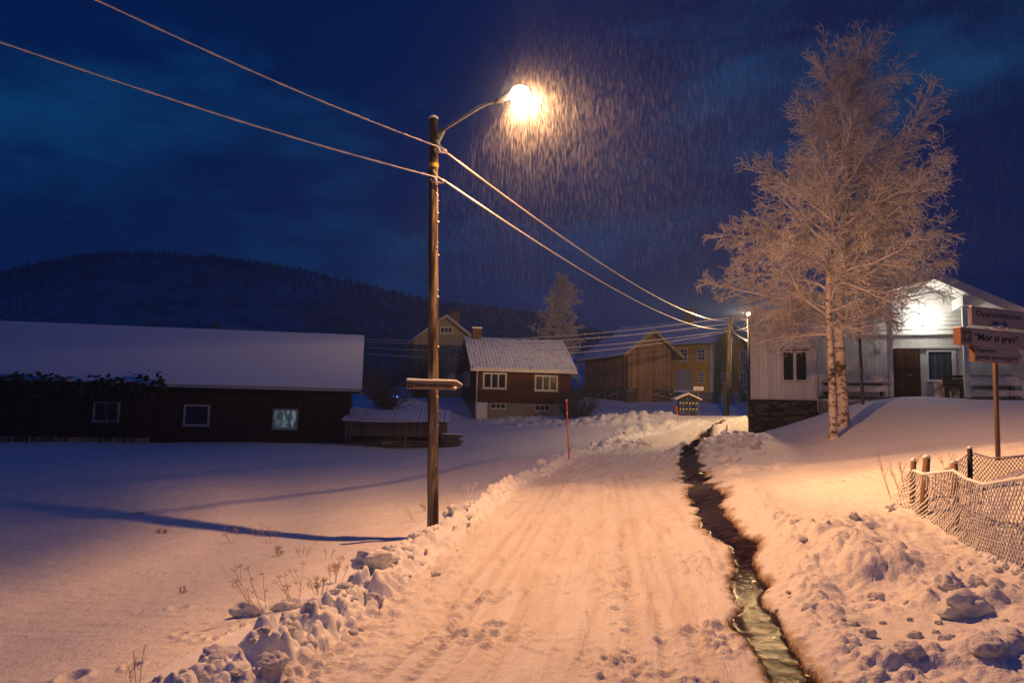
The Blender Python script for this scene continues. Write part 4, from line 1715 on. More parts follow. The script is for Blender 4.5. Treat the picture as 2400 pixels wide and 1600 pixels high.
near_wire(A1, E1, .012, 'upper rimed cable running from the lamp pole out over the top left sky')
near_wire(A2, E2, .012, 'lower rimed cable running from the lamp pole to the left over the field')
B1, B2 = P(1712, 752, 46.8), P(1709, 770, 46.8)
for a, b, s, lab in ((P(1036, 350, 11.2), B1, .75, 'upper snowy cable sagging from the lamp pole to the leaning utility pole'), (P(1036, 420, 11.2), B2, .75, 'lower snowy cable sagging from the lamp pole to the leaning utility pole')):
    wire([a, b], .016, lab, 'frost', 6, 'rimed cables of the street lamp pole', s, 60)
# clamps at the pole
for q, lab in ((A1, 'frosted cable clamp at the upper cable on the lamp pole'), (A2, 'frosted cable clamp loop at the lower cable on the lamp pole')):
    mb = MB()
    mb.tube([q + Vector((-.09, 0, .02)), q + Vector((.02, -.02, .0)), q + Vector((.10, .0, -.05)), q + Vector((.11, .02, -.08)), q + Vector((.02, 0, -.08)), q + Vector((-.07, 0, -.07)), q + Vector((-.1, 0, -.03))], .013, 6)
    mb.tube([q + Vector((-.06, 0, .12)), q + Vector((.0, -.02, .01))], .012, 6)
    mb.lathe([(.01, -.05), (.035, -.03), (.035, .03), (.01, .05)], 8, q + Vector((-.02, 0, -.03)))
    tag(mb.build('cable_clamp', 'frost', None, True), lab, 'clamp')
# cables from the far pole to the left, behind the houses' fronts
BP = P(511, 768, 62)
for i, (ya, pm, ym) in enumerate(((744, 1100, 797), (758, 1100, 805), (774, 1100, 822), (777, 1100, 838))):
    a = P(1708, ya, 46.9)
    mid = P(pm, ym, 52)
    b = P(511, 758 + 3 * i, 62)
    pts = []
    for k in range(61):
        s = k / 60
        # quadratic through the three measured points
        tm = (a.x - mid.x) / (a.x - b.x)
        l0, l1, l2 = (s - tm) * (s - 1) / (tm), s * (s - 1) / (tm * (tm - 1)), s * (s - tm) / (1 - tm)
        pts.append(a * l0 + mid * l1 + b * l2)
    lab = ['topmost', 'second from top', 'third from top', 'lowest'][i] + ' of the thin cables strung from the leaning utility pole past the houses'
    wire(pts, .018 if i in (0, 1) else .014, lab, 'frost', 5, 'thin cables across the village')
for i, (p0, p1, r) in enumerate(((P(1727, 741, 46), P(1756, 751, 33.8), .05), (P(1716, 774, 46.8), P(1756, 766, 33.8), .05), (P(1716, 776, 46.8), P(1754, 800, 33.8), .06), (P(1716, 758, 46.8), P(1756, 778, 33.8), .02))):
    wire([p0, p1], r * .8, ['uppermost snow loaded cable', 'level snow loaded cable', 'steepest thick snow loaded cable', 'thin bare cable'][i] + ' between the leaning utility pole and the slim lamp post', 'snow', 8, 'short cables at the bend', .05, 12)
wire([P(1930, 660, 60), P(2460, 640, 45)], .02, 'thin dark cable in the sky right of the white gable', 'black', 5, None, .3, 20)

# pole behind the long barn
bz = BP.z - 6
t = empty('utility_pole', (BP.x, BP.y, bz), 0, 'short dark pole top showing above the roof of the long red barn', 'utility pole')
MB().tube([(0, 0, 0), (0, 0, 6.5)], [.15, .12], 10).build('pole', 'polewood', t, True)
MB().box(-.3, .3, -.06, .06, 6.1, 6.2).build('crossarm', 'greydark', t)
wire([P(511, 760, 62), P(455, 768, 64)], .03, 'short dark cable leaving the pole behind the barn to the left', 'black', 5, None, .1, 8)


# ------------------------------------------------------------------ mailboxes and small sign
def mailbox_stand():
    fr = Frame(1590, 977, 41, .0)
    t = empty('mailbox_stand', fr.o, fr.a, 'roofed wooden stand carrying two rows of mailboxes beside the road', 'mailbox stand')
    s = 41 / 1700 * 1.0
    px2x = lambda px: fr.loc(px, 950)[0]
    py2z = lambda py: fr.loc(1610, py)[1]
    zr, ze = py2z(922.5), py2z(936)
    xa = px2x(1611)
    half = px2x(1642) - xa
    r = chevron(half, zr, ze, .05, 'y', -.35, .75, xa).build('roof', 'tanwood', t)
    sn = MB()
    for sg in (-1, 1):
        sn.prism([(xa + sg * half, ze + .004), (xa, zr + .004), (xa, zr + .05), (xa + sg * half, ze + .05)], 'y', -.33, .7)
    sn.build('roof_snow', 'snow', r)
    for px in (1590, 1609, 1626):
        x = px2x(px)
        MB().box(x - .045, x + .045, -.06, .03, -.4, ze - .04 + (zr - ze) * (1 - abs(x - xa) / half)).build('post', 'greydark', t)
    x = px2x(1623)
    MB().tube([(x, .6, -.3), (x + .1, .05, ze - .05)], .04, 6).build('brace', 'greydark', t)
    MB().box(px2x(1587), px2x(1634), -.02, .02, py2z(975), py2z(971)).build('rail', 'greydark', t)
    for row, (b0, b1) in enumerate(((940, 949.5), (954, 965.5))):
        z1, z0 = py2z(b0), py2z(b1)
        MB().box(px2x(1588), px2x(1633.5), .04, .07, z0, z1).build('backboard', 'greydark', t)
        for i in range(6):
            a = px2x(1588.5 + i * 7.5)
            b = px2x(1595.2 + i * 7.5)
            bx = MB().prism([(-.1 - .17, z0), (-.07, z0), (-.07, z1), (-.2, z1 - .01), (-.27, z1 - .06)], 'x', a, b).build('mailbox', 'mailbox', t)
            bx.location.y = .0
            MB().box(a + .05, b - .05, -.285, -.272, z1 - .13, z1 - .07).build('name_label', 'white', bx)
    z1, z0 = py2z(952), py2z(964)
    MB().box(px2x(1580.5), px2x(1587), -.2, .02, z0, z1).build('newspaper_box', 'redbox', t, False, .02)


mailbox_stand()
g = on(1637, 976)
g = P(1637, 976, 42.5)
gz = Z(g.x, g.y)
t = empty('street_sign', (g.x, g.y, gz - .1), .05, 'small white street name sign on a thin post behind the mailboxes', 'street sign')
zt = P(1637, 908, 42.5).z - gz + .1
MB().tube([(0, 0, 0), (0, 0, zt)], .025, 8).build('post', 'metal', t)
MB().box(-.3, .3, -.03, -.005, zt - .17, zt + .06).build('panel', 'white', t)
MB().box(-.18, .18, -.034, -.031, zt - .08, zt - .03).build('lettering', 'dimwhite', t)


# ------------------------------------------------------------------ snow stakes
def stake(top, bot, Y, r, lab, tip=True, m='orange'):
    b, tp = P(*bot, Y), P(*top, Y)
    o = empty('snow_stake', b - Vector((0, 0, .3)), 0, lab, 'snow stake', 'roadside snow stakes')
    d = tp - b + Vector((0, 0, .3))
    MB().tube([(0, 0, 0), d * .5, d], r, 8).build('rod', m, o, True)
    if tip:
        MB().lathe([(r, -.03), (r * 1.3, 0), (r * .9, .03), (.002, .05)], 8, d).build('snow_tip', 'snow', o, True)
        MB().tube([d * .80, d * .815], r * 1.12, 8).build('reflector', 'white', o)


stake((1328, 938), (1334, 1075), 23.5, .022, 'tall orange snow stake standing on the left bank of the road')
stake((1704, 998), (1698, 1041), 27.5, .022, 'short orange snow stake in the rough snow before the stone foundation')
stake((1588, 962), (1588, 993), 38, .018, 'dark orange snow stake just in front of the mailbox stand', False)
stake((1209, 968), (1211, 1000), 43, .014, 'thin dark stake in the snow before the red house', False, 'benchwood')

# blue light far left of the red house
g = P(930, 928, 50)
gz = Z(g.x, g.y)
t = empty('lantern', (g.x, g.y, min(gz, g.z - .4)), 0, 'tiny bright blue lantern in the dark snow left of the lamp pole', 'lantern')
hz = g.z - min(gz, g.z - .4)
MB().tube([(0, 0, -.1), (0, 0, hz)], .03, 6).build('post', 'black', t)
bm = emit_mat('blue_glow', (.12, .28, 1.0), 9)
MB().lathe([(.03, -.1), (.09, -.05), (.09, .05), (.02, .1)], 8, (0, 0, hz)).build('bulb', bm, t)
MB().lathe([(.02, -.05), (.05, 0), (.02, .05)], 8, (-.25, 0, hz - .03)).build('bulb', bm, t)
MB().tube([(0, 0, hz - .04), (-.25, 0, hz - .04)], .015, 5).build('arm', 'black', t)


# ------------------------------------------------------------------ three road signs on a post
def signpost():
    fr = Frame(2347, 1072, 9.5, .4)
    gz = Z(fr.o.x, fr.o.y)
    t = empty('signpost', fr.o, fr.a, 'steel signpost with three direction signs, the middle one largest', 'signpost')
    tx, tz = fr.loc(2338, 722)
    MB().tube([(0, .05, -.8), (tx * .5, .05, tz * .5), (tx, .05, tz)], .03, 14).build('pole', 'postbrown', t, True)
    Y0 = -.0

    def panel(px0, py0, py1, pxr, thick, fwid, lab, tipped=0, face='sign'):
        x0, z1 = fr.loc(px0, py0, -.05)
        z0 = fr.loc(px0, py1, -.05)[1]
        x1 = fr.loc(pxr, py0, -.05)[0]
        pl = [(x0, z0), (x1, z0), (x1 + tipped, (z0 + z1) / 2), (x1, z1), (x0, z1)] if tipped else [(x0, z0), (x1, z0), (x1, z1), (x0, z1)]
        b = MB().prism(pl, 'y', -.05, -.05 + thick).build('sign_panel', 'signframe', t)
        b['label'] = lab
        i = fwid
        pl2 = [(x0 + i, z0 + i), (x1 - i * .5, z0 + i), (x1 + tipped - 1.6 * i, (z0 + z1) / 2), (x1 - i * .5, z1 - i), (x0 + i, z1 - i)] if tipped else [(x0 + i, z0 + i), (x1 - i, z0 + i), (x1 - i, z1 - i), (x0 + i, z1 - i)]
        MB().prism(pl2, 'y', -.054, -.049).build('sign_face', face, b)
        # rime along the top edge
        s = MB()
        R = random.Random(int(px0))
        xx = x0
        while xx < x1:
            w = R.uniform(.02, .05)
            s.box(xx, xx + w, -.056, -.05 + thick + .004, z1 + .001, z1 + R.uniform(.006, .014))
            xx += w
        s.build('rime', 'frost', b)
        return b, x0, x1, z0, z1
    b, x0, x1, z0, z1 = panel(2277, 718, 760, 2414, .03, .007, 'upper street name sign')
    xx0, xx1 = fr.loc(2289, 735, -.06)[0], fr.loc(2395, 735, -.06)[0]
    h = z1 - z0
    text_mesh('Oppheimstunet', xx0, xx1, z0 + h * .62, h * .42, 'black', b, y=-.0545)
    cxm = (xx0 + xx1) / 2
    text_mesh('60', cxm - .13, cxm - .04, z0 + h * .22, h * .2, 'black', b, y=-.0545)
    text_mesh('70', cxm + .05, cxm + .14, z0 + h * .22, h * .2, 'black', b, y=-.0545)
    s = MB()
    R = random.Random(8)
    for i in range(46):
        a = R.uniform(-1, 1)
        rr = R.uniform(.012, .03)
        s.lathe([(.001, -rr), (rr, -rr * .4), (rr, rr * .3), (.001, rr)], 7, (cxm + a * .19, -.06 + R.uniform(-.012, .012), z0 + .0 + (1 - a * a) * .03 * R.uniform(-1, 1.0) - .01))
    s.build('snow_clump', 'frost', b, True)
    b, x0, x1, z0, z1 = panel(2251, 767, 806, 2440, .10, .007, 'thick middle sign with a looped square', .06)
    h = z1 - z0
    xx0, xx1 = fr.loc(2285, 790, -.06)[0], fr.loc(2388, 790, -.06)[0]
    text_mesh('“Mor si grav”', xx0, xx1, z0 + h * .46, h * .56, 'black', b, y=-.0545, shear=.12, bold=.012)
    sx = (fr.loc(2256, 785, -.06)[0] + fr.loc(2279, 785, -.06)[0]) / 2
    sy = MB()
    loop_symbol(sy, sx, z0 + h * .5, h * .31, -.056, .0065)
    q = h * .37
    for a in (-1, 1):
        sy.box(sx - q, sx + q, -.057, -.0545, z0 + h * .5 + a * q - .003, z0 + h * .5 + a * q + .003)
        sy.box(sx + a * q - .003, sx + a * q + .003, -.057, -.0545, z0 + h * .5 - q, z0 + h * .5 + q)
    sy.build('symbol', 'black', b)
    b, x0, x1, z0, z1 = panel(2283, 809, 846, 2385, .07, .007, 'lower pointed sign with two lines', .09)
    h = z1 - z0
    xx0, xx1, xx2 = [fr.loc(p, 825, -.06)[0] for p in (2289, 2334, 2385)]
    text_mesh('Oppheim', xx0, xx1, z0 + h * .70, h * .36, 'black', b, y=-.0545)
    text_mesh('gamle prestegard', xx0, xx2, z0 + h * .28, h * .36, 'black', b, y=-.0545)
    MB().box(tx - .05, tx + .05, .0, .09, fr.loc(2340, 765)[1], fr.loc(2340, 760)[1]).build('clamp', 'postbrown', t)


signpost()


# ------------------------------------------------------------------ fences
def fences():
    bot = [(2082, 1178, 9.1), (2114, 1218, 8.9), (2168, 1236, 8.5), (2221, 1268, 8.0), (2263, 1292, 7.6), (2317, 1308, 7.1), (2397, 1345, 6.4), (2560, 1420, 5.5), (2800, 1540, 4.8)]
    top = [(2126, 1102, 9.2), (2142, 1102, 9.0), (2166, 1110, 8.65), (2234, 1102, 8.05), (2267, 1122, 7.7), (2305, 1134, 7.25), (2397, 1119, 6.5), (2560, 1110, 5.6), (2800, 1110, 4.9)]
    bot = [P(*q) for q in bot]
    top = [P(*q) for q in top]
    L = [0]
    for a, b in zip(top, top[1:]):
        L.append(L[-1] + (b - a).length)

    def at(s, v):
        s = min(max(s, 0), L[-1] - 1e-6)
        i = max(k for k in range(len(L) - 1) if L[k] <= s)
        f = (s - L[i]) / (L[i + 1] - L[i])
        b, t_ = lerp(bot[i], bot[i + 1], f), lerp(top[i], top[i + 1], f)
        bz = Z(b.x, b.y)
        b = Vector((b.x, b.y, min(b.z, bz + .02) - .03))
        p = lerp(b, t_, v)
        return p + Vector((.05 * math.sin(PI * v) * math.sin(s * 2.3), -.07 * math.sin(PI * v) * (1 + .5 * math.sin(s * 1.7)), 0))
    base0 = bot[0]
    R = random.Random(11)
    t = empty('wire_fence', (base0.x, base0.y, base0.z), 0, 'sagging snow laden wire mesh fence on old wooden stubs, nearest the camera', 'fence')
    off = Vector(t.location)
    net, thin = MB(), MB()
    s = -.75
    while s < L[-1]:
        pts = []
        n = 13
        for k in range(n + 1):
            v = k / n
            ss = s + .62 * v
            if 0 <= ss <= L[-1]:
                pts.append(at(ss, v) - off + Vector((R.gauss(0, .004), R.gauss(0, .004), R.gauss(0, .004))))
        if len(pts) > 2:
            net.tube(pts, [R.uniform(.0045, .011) for _ in pts], 6)
        pts = []
        for k in range(n + 1):
            v = k / n
            ss = s + .62 * (1 - v)
            if 0 <= ss <= L[-1]:
                pts.append(at(ss, v) - off)
        if len(pts) > 2:
            thin.tube(pts, .0032, 4)
        s += .062
    thin.build('mesh_wire', 'fencewire', t)
    net.build('snowy_mesh', 'snow', t, True)
    pts = [at(L[-1] * k / 120, 1) - off for k in range(121)]
    MB().tube(pts, [R.uniform(.012, .022) for _ in pts], 7).build('top_wire', 'snow', t, True)
    pts = [at(L[-1] * k / 160, .02) - off for k in range(161)]
    cl = MB()
    for p in pts:
        for _ in range(3):
            rr = R.uniform(.015, .045)
            q = p + Vector((R.gauss(0, .04), R.gauss(0, .05), R.uniform(-.02, .05)))
            cl.lathe([(.001, -rr), (rr * .9, -rr * .4), (rr, rr * .2), (rr * .5, rr * .8), (.001, rr)], 7, q)
    cl.build('snow_clumps', 'snow', t, True)
    for (px0, py0, px1, py1, Y, r) in ((2141, 1080, 2136, 1230, 9.05, .035), (2172, 1073, 2160, 1245, 8.7, .045), (2236, 1086, 2244, 1290, 8.1, .04), (2420, 1080, 2412, 1370, 6.4, .045)):
        a, b = P(px1, py1, Y) - off, P(px0, py0, Y) - off
        q = MB().tube([a - Vector((0, 0, .2)), lerp(a, b, .5), b], [r, r * .95, r * .9], 9).build('post', 'greywood', t, True)
        MB().lathe([(r * .9, 0), (r * 1.05, .012), (r * .6, .035), (.005, .045)], 9, b).build('snow_cap', 'snow', q, True)
    # darker fence behind
    a, b = P(2273, 1150, 8.9), P(2273, 1051, 8.9)
    gz = Z(a.x, a.y)
    t2 = empty('wire_fence', (a.x, a.y, gz), 0, 'thin dark diamond mesh fence with a black post behind the snow laden one', 'fence')
    o2 = Vector((a.x, a.y, gz))
    MB().tube([Vector((0, 0, -.3)), b - o2], .028, 10).build('post', 'black', t2, True)
    MB().lathe([(.028, 0), (.03, .012), (.015, .03), (.003, .035)], 8, b - o2).build('snow_cap', 'snow', t2, True)
    tops = [P(2176, 1112, 8.95), P(2205, 1104, 8.95), P(2240, 1085, 8.92), P(2273, 1058, 8.9), P(2321, 1073, 9.0), P(2380, 1068, 9.1), P(2440, 1062, 9.2), P(2560, 1055, 9.4), P(2700, 1060, 9.6)]
    L2 = [0]
    for p, q in zip(tops, tops[1:]):
        L2.append(L2[-1] + (q - p).length)

    def at2(s, z):
        i = max(k for k in range(len(L2) - 1) if L2[k] <= min(max(s, 0), L2[-1] - 1e-6))
        p = lerp(tops[i], tops[i + 1], (s - L2[i]) / (L2[i + 1] - L2[i]))
        return Vector((p.x, p.y, p.z - z)) - o2
    w = MB()
    s = -.6
    while s < L2[-1]:
        for sg in (0, 1):
            pts = []
            for k in range(9):
                ss = s + .6 * (k / 8)
                zz = .6 * (k / 8) if sg else .6 * (1 - k / 8)
                if 0 <= ss <= L2[-1]:
                    pts.append(at2(ss, zz))
            if len(pts) > 1:
                w.tube(pts, .0042, 4)
        s += .06
    w.build('mesh_wire', 'fencewire', t2)
    pts = [at2(L2[-1] * k / 60, 0) for k in range(61)]
    MB().tube(pts, .008, 6).build('top_wire', 'frost', t2, True)


fences()

# ------------------------------------------------------------------ birches
class Twigs:
    """collects many tapering 3-sided twigs quickly"""
    def __init__(s):
        s.v, s.f = [], []

    def add(s, pts, r0, r1, n=3):
        b = len(s.v)
        m_ = len(pts)
        for i, p in enumerate(pts):
            t = pts[min(i + 1, m_ - 1)] - pts[max(i - 1, 0)]
            if t.length < 1e-8:
                t = Vector((0, 0, 1))
            t.normalize()
            a = t.orthogonal().normalized()
            w = t.cross(a)
            r = r0 + (r1 - r0) * i / (m_ - 1)
            for k in range(n):
                an = 2 * PI * k / n
                q = p + (a * math.cos(an) + w * math.sin(an)) * r
                s.v.append((q.x, q.y, q.z))
        for i in range(m_ - 1):
            for k in range(n):
                k2 = (k + 1) % n
                s.f.append((b + i * n + k, b + i * n + k2, b + (i + 1) * n + k2, b + (i + 1) * n + k))


def grow(R, p, d, L, n, wob, grav):
    pts = [p.copy()]
    d = d.normalized()
    st = L / n
    for i in range(n):
        d = (d + Vector((R.gauss(0, wob), R.gauss(0, wob), R.gauss(0, wob) + grav))).normalized()
        p = p + d * st
        pts.append(p.copy())
    return pts


def branch_out(tw, R, pts, L, r, depth, thin, dens):
    """side shoots along a limb, and twigs on those"""
    n = len(pts) - 1
    step = {0: .17, 1: .11, 2: .1}[depth] / dens
    cnt = max(2, int(L / step))
    for k in range(cnt):
        t = .12 + .88 * (k + R.random()) / cnt
        i = min(int(t * n), n - 1)
        p = lerp(pts[i], pts[i + 1], t * n - i)
        d = (pts[i + 1] - pts[i]).normalized()
        side = d.cross(Vector((R.gauss(0, 1), R.gauss(0, 1), R.gauss(0, 1))))
        if side.length < .01:
            continue
        side.normalize()
        side.z *= .75
        nd_ = (d * R.uniform(.55, 1.0) + side * R.uniform(.45, .9)).normalized()
        if depth == 0:
            l = min(1.1, L * (1.12 - t) * R.uniform(.3, .62) + .15)
        elif depth == 1:
            l = min(.6, L * (1.15 - t) * R.uniform(.35, .7) + .08)
        else:
            l = R.uniform(.08, .2)
        sp = grow(R, p, nd_, l, 4 if depth == 0 else 3, .13, -.03 if depth else -.015)
        tw.add(sp, max(r * .5, thin), thin * .75)
        if depth < 2 and l > .16:
            branch_out(tw, R, sp, l, max(r * .5, thin), depth + 1, thin, dens)


def trunk_path(pts):
    """smooth path through measured points"""
    out = []
    for i in range(len(pts) - 1):
        p0, p1, p2, p3 = pts[max(i - 1, 0)], pts[i], pts[i + 1], pts[min(i + 2, len(pts) - 1)]
        for k in range(8):
            t = k / 8
            out.append(.5 * ((2 * p1) + (p2 - p0) * t + (2 * p0 - 5 * p1 + 4 * p2 - p3) * t * t + (3 * p1 - p0 - 3 * p2 + p3) * t ** 3))
    out.append(pts[-1])
    return out


def birch(name, label, knots, r0, limbs, seed, env, group, thin=.008, dens=.9, z_first=.25, mt='frost'):
    R = random.Random(seed)
    basept = knots[0]
    gz = Z(basept.x, basept.y)
    t = empty(name, (basept.x, basept.y, gz), 0, label, 'tree', group)
    off = Vector(t.location)
    path = [p - off for p in trunk_path(knots)]
    path[0].z = -.3
    H = path[-1].z
    tr = MB()
    rs = []
    for i, p in enumerate(path):
        f = max(0, p.z) / H
        rs.append((r0 * (1 - f) ** .9 + .012) * (1 + R.gauss(0, .05)) * (1.25 if p.z < .15 else 1))
    tr.tube(path, rs, 14)
    tr.build('trunk', 'birch', t, True)
    tw = Twigs()
    zs = [p.z for p in path]

    def at(z):
        for i in range(len(path) - 1):
            if path[i].z <= z <= path[i + 1].z:
                return lerp(path[i], path[i + 1], (z - path[i].z) / max(1e-6, path[i + 1].z - path[i].z))
        return path[-1]
    for k in range(limbs):
        f = z_first + (1 - z_first) * ((k + R.random()) / limbs) ** 1.05
        f = min(f, .985)
        z = f * H
        p = at(z)
        az = k * 2.399963 + R.uniform(-.4, .4)
        rad = env(z, az) * R.uniform(.72, 1.06)
        # lower limbs spread nearly level, upper ones stand up
        el = lerp(math.radians(18), math.radians(62), ((f - z_first) / (1 - z_first)) ** .8) + R.gauss(0, .14)
        Lb = max(.35, rad / max(.35, math.cos(el)))
        Lb = min(Lb, rad * 1.4 + .3) * .84
        d = Vector((math.cos(az) * math.cos(el), math.sin(az) * math.cos(el), math.sin(el)))
        pts = grow(R, p, d, Lb, 9, .15, -.035 if f < .5 else .0)
        rr = max(thin * 1.3, min(.05, .016 * Lb * (1 - f * .4)))
        tw.add(pts, rr, thin, 5)
        branch_out(tw, R, pts, Lb, rr * .5, 0, thin, dens)
    me = bpy.data.meshes.new('crown')
    me.from_pydata(tw.v, [], tw.f)
    me.materials.append(M[mt])
    me.polygons.foreach_set('use_smooth', [True] * len(me.polygons))
    o = bpy.data.objects.new('crown', me)
    COL.objects.link(o)
    o.parent = t
    return t, off, tw, R, o


px2m = 22 / 1700.0


def env_main(z, az):
    # crown half width by height, measured on the picture
    hs = [2.0, 3.2, 4.0, 4.8, 5.6, 6.8, 8.0, 9.3, 10.6, 11.8, 12.8]
    ws = [2.2, 3.5, 3.9, 3.7, 3.2, 2.9, 2.4, 1.9, 1.35, .95, .35]
    return float(np.interp(z, hs, ws))


k1 = [P(1953, 1030, 21), P(1950, 900, 21), P(1944, 780, 21.05), P(1942, 690, 21.1), P(1950, 560, 21.3), P(1962, 420, 21.5), P(1955, 270, 21.6), P(1948, 135, 21.7)]
k2 = [P(1978, 1003, 22.5), P(1973, 900, 22.5), P(1966, 780, 22.5), P(1971, 690, 22.5), P(1980, 560, 22.5), P(1990, 420, 22.5), P(2005, 270, 22.5), P(2026, 108, 22.5)]
birch('birch_tree', 'slender front birch with knotty bark and rimed twigs, the thinner of the pair', k1, .10, 52, 21, lambda z, az: env_main(z, az) * (.95 if math.cos(az) < .3 else .8), 'rimed birches before the white house', z_first=.24)
t2b, offb, twb, Rb, ob = birch('birch_tree', 'thick white barked birch with rimed twigs standing just behind the slender one', k2, .17, 60, 33, lambda z, az: env_main(z, az) * (1.0 if math.cos(az) > -.3 else .85), 'rimed birches before the white house', z_first=.22)
# the longer limbs that break the outline, measured on the picture
tw = Twigs()
for (a, b, c) in (((1975, 520), (2105, 360), (2180, 200)), ((1985, 560), (2110, 440), (2205, 345)), ((1985, 600), (2120, 500), (2195, 430)), ((1985, 700), (2100, 590), (2215, 520)), ((1985, 690), (2120, 610), (2215, 610)),
                  ((1960, 470), (1840, 420), (1745, 395)), ((1955, 600), (1790, 560), (1692, 548)), ((1950, 730), (1780, 690), (1652, 662)), ((1960, 690), (1840, 720), (1745, 750)), ((1950, 760), (1860, 740), (1780, 800)), ((1985, 730), (2070, 690), (2130, 675)),
                  ((1950, 640), (1820, 600), (1735, 600)), ((1990, 640), (2110, 565), (2195, 575))):
    pa, pb_, pc = P(*a, 22.4), P(*b, 22.0 + Rb.uniform(-.8, 1.2)), P(*c, 21.8 + Rb.uniform(-1.5, 1.5))
    pts = [q - offb for q in trunk_path([pa, pb_, pc])]
    Lb = (pc - pa).length
    tw.add(pts, .03, .011, 5)
    branch_out(tw, Rb, pts, Lb, .018, 0, .0092, 1.0)
n0 = len(twb.v)
me = bpy.data.meshes.new('crown')
me.from_pydata(twb.v + tw.v, [], twb.f + [tuple(i + n0 for i in f) for f in tw.f])
me.materials.append(M['frost'])
me.polygons.foreach_set('use_smooth', [True] * len(me.polygons))
ob.data = me

# slim pole on the rise behind the birches
a = P(2023, 946, 26)
az_ = Z(a.x, a.y)
tp = P(2012, 735, 26)
t = empty('slim_pole', (a.x, a.y, az_ - .2), 0, 'slim bare leaning pole in the snow before the porch railing', 'pole')
d = tp - Vector((a.x, a.y, az_ - .2))
MB().tube([(0, 0, 0), d * .25, d * .5, d * .75, d], [.06, .055, .05, .048, .045], 10).build('pole', 'postbrown', t, True)
MB().tube([d * .42 + Vector((.05, -.02, 0)), d * .42 + Vector((.09, -.03, -.05)), d * .42 + Vector((.06, -.03, -.09))], .01, 5).build('hook', 'darkmetal', t)

# distant trees
kf = [P(1315, 905, 66), P(1314, 840, 66), P(1312, 760, 66), P(1318, 668, 66)]
birch('birch_tree', 'distant rimed birch rising behind the roof of the red house', kf, .16, 46, 44, lambda z, az: float(np.interp(z, [1, 3, 5, 7, 9, 10.5], [2.2, 2.9, 2.8, 2.4, 1.6, .6])), None, thin=.024, dens=.9, z_first=.2)


def shrub(px, py, Y, w, h, lab, seed, n=60, thin=.012, m='bush', grp=None):
    R = random.Random(seed)
    g = P(px, py, Y)
    gz = Z(g.x, g.y)
    tw = Twigs()
    for i in range(n):
        a = R.uniform(0, 2 * PI)
        rad = w * math.sqrt(R.random())
        d = Vector((math.cos(a) * rad, math.sin(a) * rad, h * R.uniform(.6, 1)))
        p = Vector((d.x * .25, d.y * .25, -.05))
        L = (d - p).length
        pts = grow(R, p, d - p, L, 5, .1, .0)
        tw.add(pts, thin, thin * .6)
        for k in range(7):
            i_ = R.randrange(1, 5)
            q = grow(R, pts[i_], (pts[i_ + 1] - pts[i_]).normalized() + Vector((R.gauss(0, .6), R.gauss(0, .6), R.gauss(0, .4))), L * R.uniform(.15, .4), 3, .15, 0)
            tw.add(q, thin * .8, thin * .5)
    me = bpy.data.meshes.new('shrub')
    me.from_pydata(tw.v, [], tw.f)
    me.materials.append(M[m])
    o = bpy.data.objects.new('shrub', me)
    COL.objects.link(o)
    o.location = (g.x, g.y, gz)
    return tag(o, lab, 'shrub', grp)


shrub(1362, 972, 46, 1.5, 1.6, 'dark bare bush against the right corner of the red house', 1, 90)
shrub(1330, 970, 47, .8, 2.0, 'tall thin bare bush close under the red house eave', 2, 50)
shrub(1350, 930, 60, 1.6, 1.6, 'dim bush in the gap between the red house and the weathered barn', 3, 60)
shrub(910, 930, 49, 2.2, 1.8, 'dark rounded bush behind the woodshed roof', 4, 80, .02)
shrub(985, 935, 56, 2.2, 3.4, 'tall dim bush before the cream house wall', 5, 70, .02)
shrub(880, 925, 56, 2.5, 3.0, 'dim bush right of the long red barn end', 6, 70, .02)


# ------------------------------------------------------------------ dry weeds
def weed(px, py, stems, h, lab, seed, umbel=True, lean=0.0, m='weed', r=.0024, grp='dry weeds in the snow'):
    R = random.Random(seed)
    g = G(px, py)
    z = Z(g.x, g.y)
    tw = Twigs()
    for i in range(stems):
        a = R.uniform(-1, 1)
        hh = h * R.uniform(.65, 1.0)
        p = Vector((R.gauss(0, .03), R.gauss(0, .03), -.06))
        d = Vector((a * .5 + lean, R.gauss(0, .2), 1))
        pts = grow(R, p, d, hh, 7, .05, 0)
        tw.add(pts, r * 1.25, r, 4)
        tips = [pts[-1]]
        for k in range(R.randint(1, 3) if umbel else R.randint(0, 2)):
            j = R.randint(3, 5)
            q = grow(R, pts[j], (pts[j + 1] - pts[j]).normalized() + Vector((R.gauss(0, .5), R.gauss(0, .3), .1)), hh * R.uniform(.2, .4), 4, .08, 0)
            tw.add(q, r, r * .8, 4)
            tips.append(q[-1])
        for tp in tips:
            if umbel:
                for k in range(9):
                    e = tp + Vector((R.gauss(0, .022), R.gauss(0, .022), R.uniform(.0, .035)))
                    tw.add([tp, lerp(tp, e, .6), e], r * .35, r * .35)
                    s = R.uniform(.0018, .0042)
                    tw.add([e - Vector((s, 0, s * .3)), e + Vector((0, s * .5, s)), e + Vector((s, 0, -s * .3))], s, s * .8)
            else:
                for k in range(9):
                    e = lerp(pts[4], tp, k / 8) + Vector((R.gauss(0, .012), R.gauss(0, .012), R.gauss(0, .008)))
                    s = R.uniform(.002, .004)
                    tw.add([e - Vector((0, 0, s)), e, e + Vector((0, 0, s * 1.5))], s, s * .6)
    me = bpy.data.meshes.new('dry_weed')
    me.from_pydata(tw.v, [], tw.f)
    me.materials.append(M[m])
    o = bpy.data.objects.new('dry_weed', me)
    COL.objects.link(o)
    o.location = (g.x, g.y, z)
    return tag(o, lab, 'weed', grp)


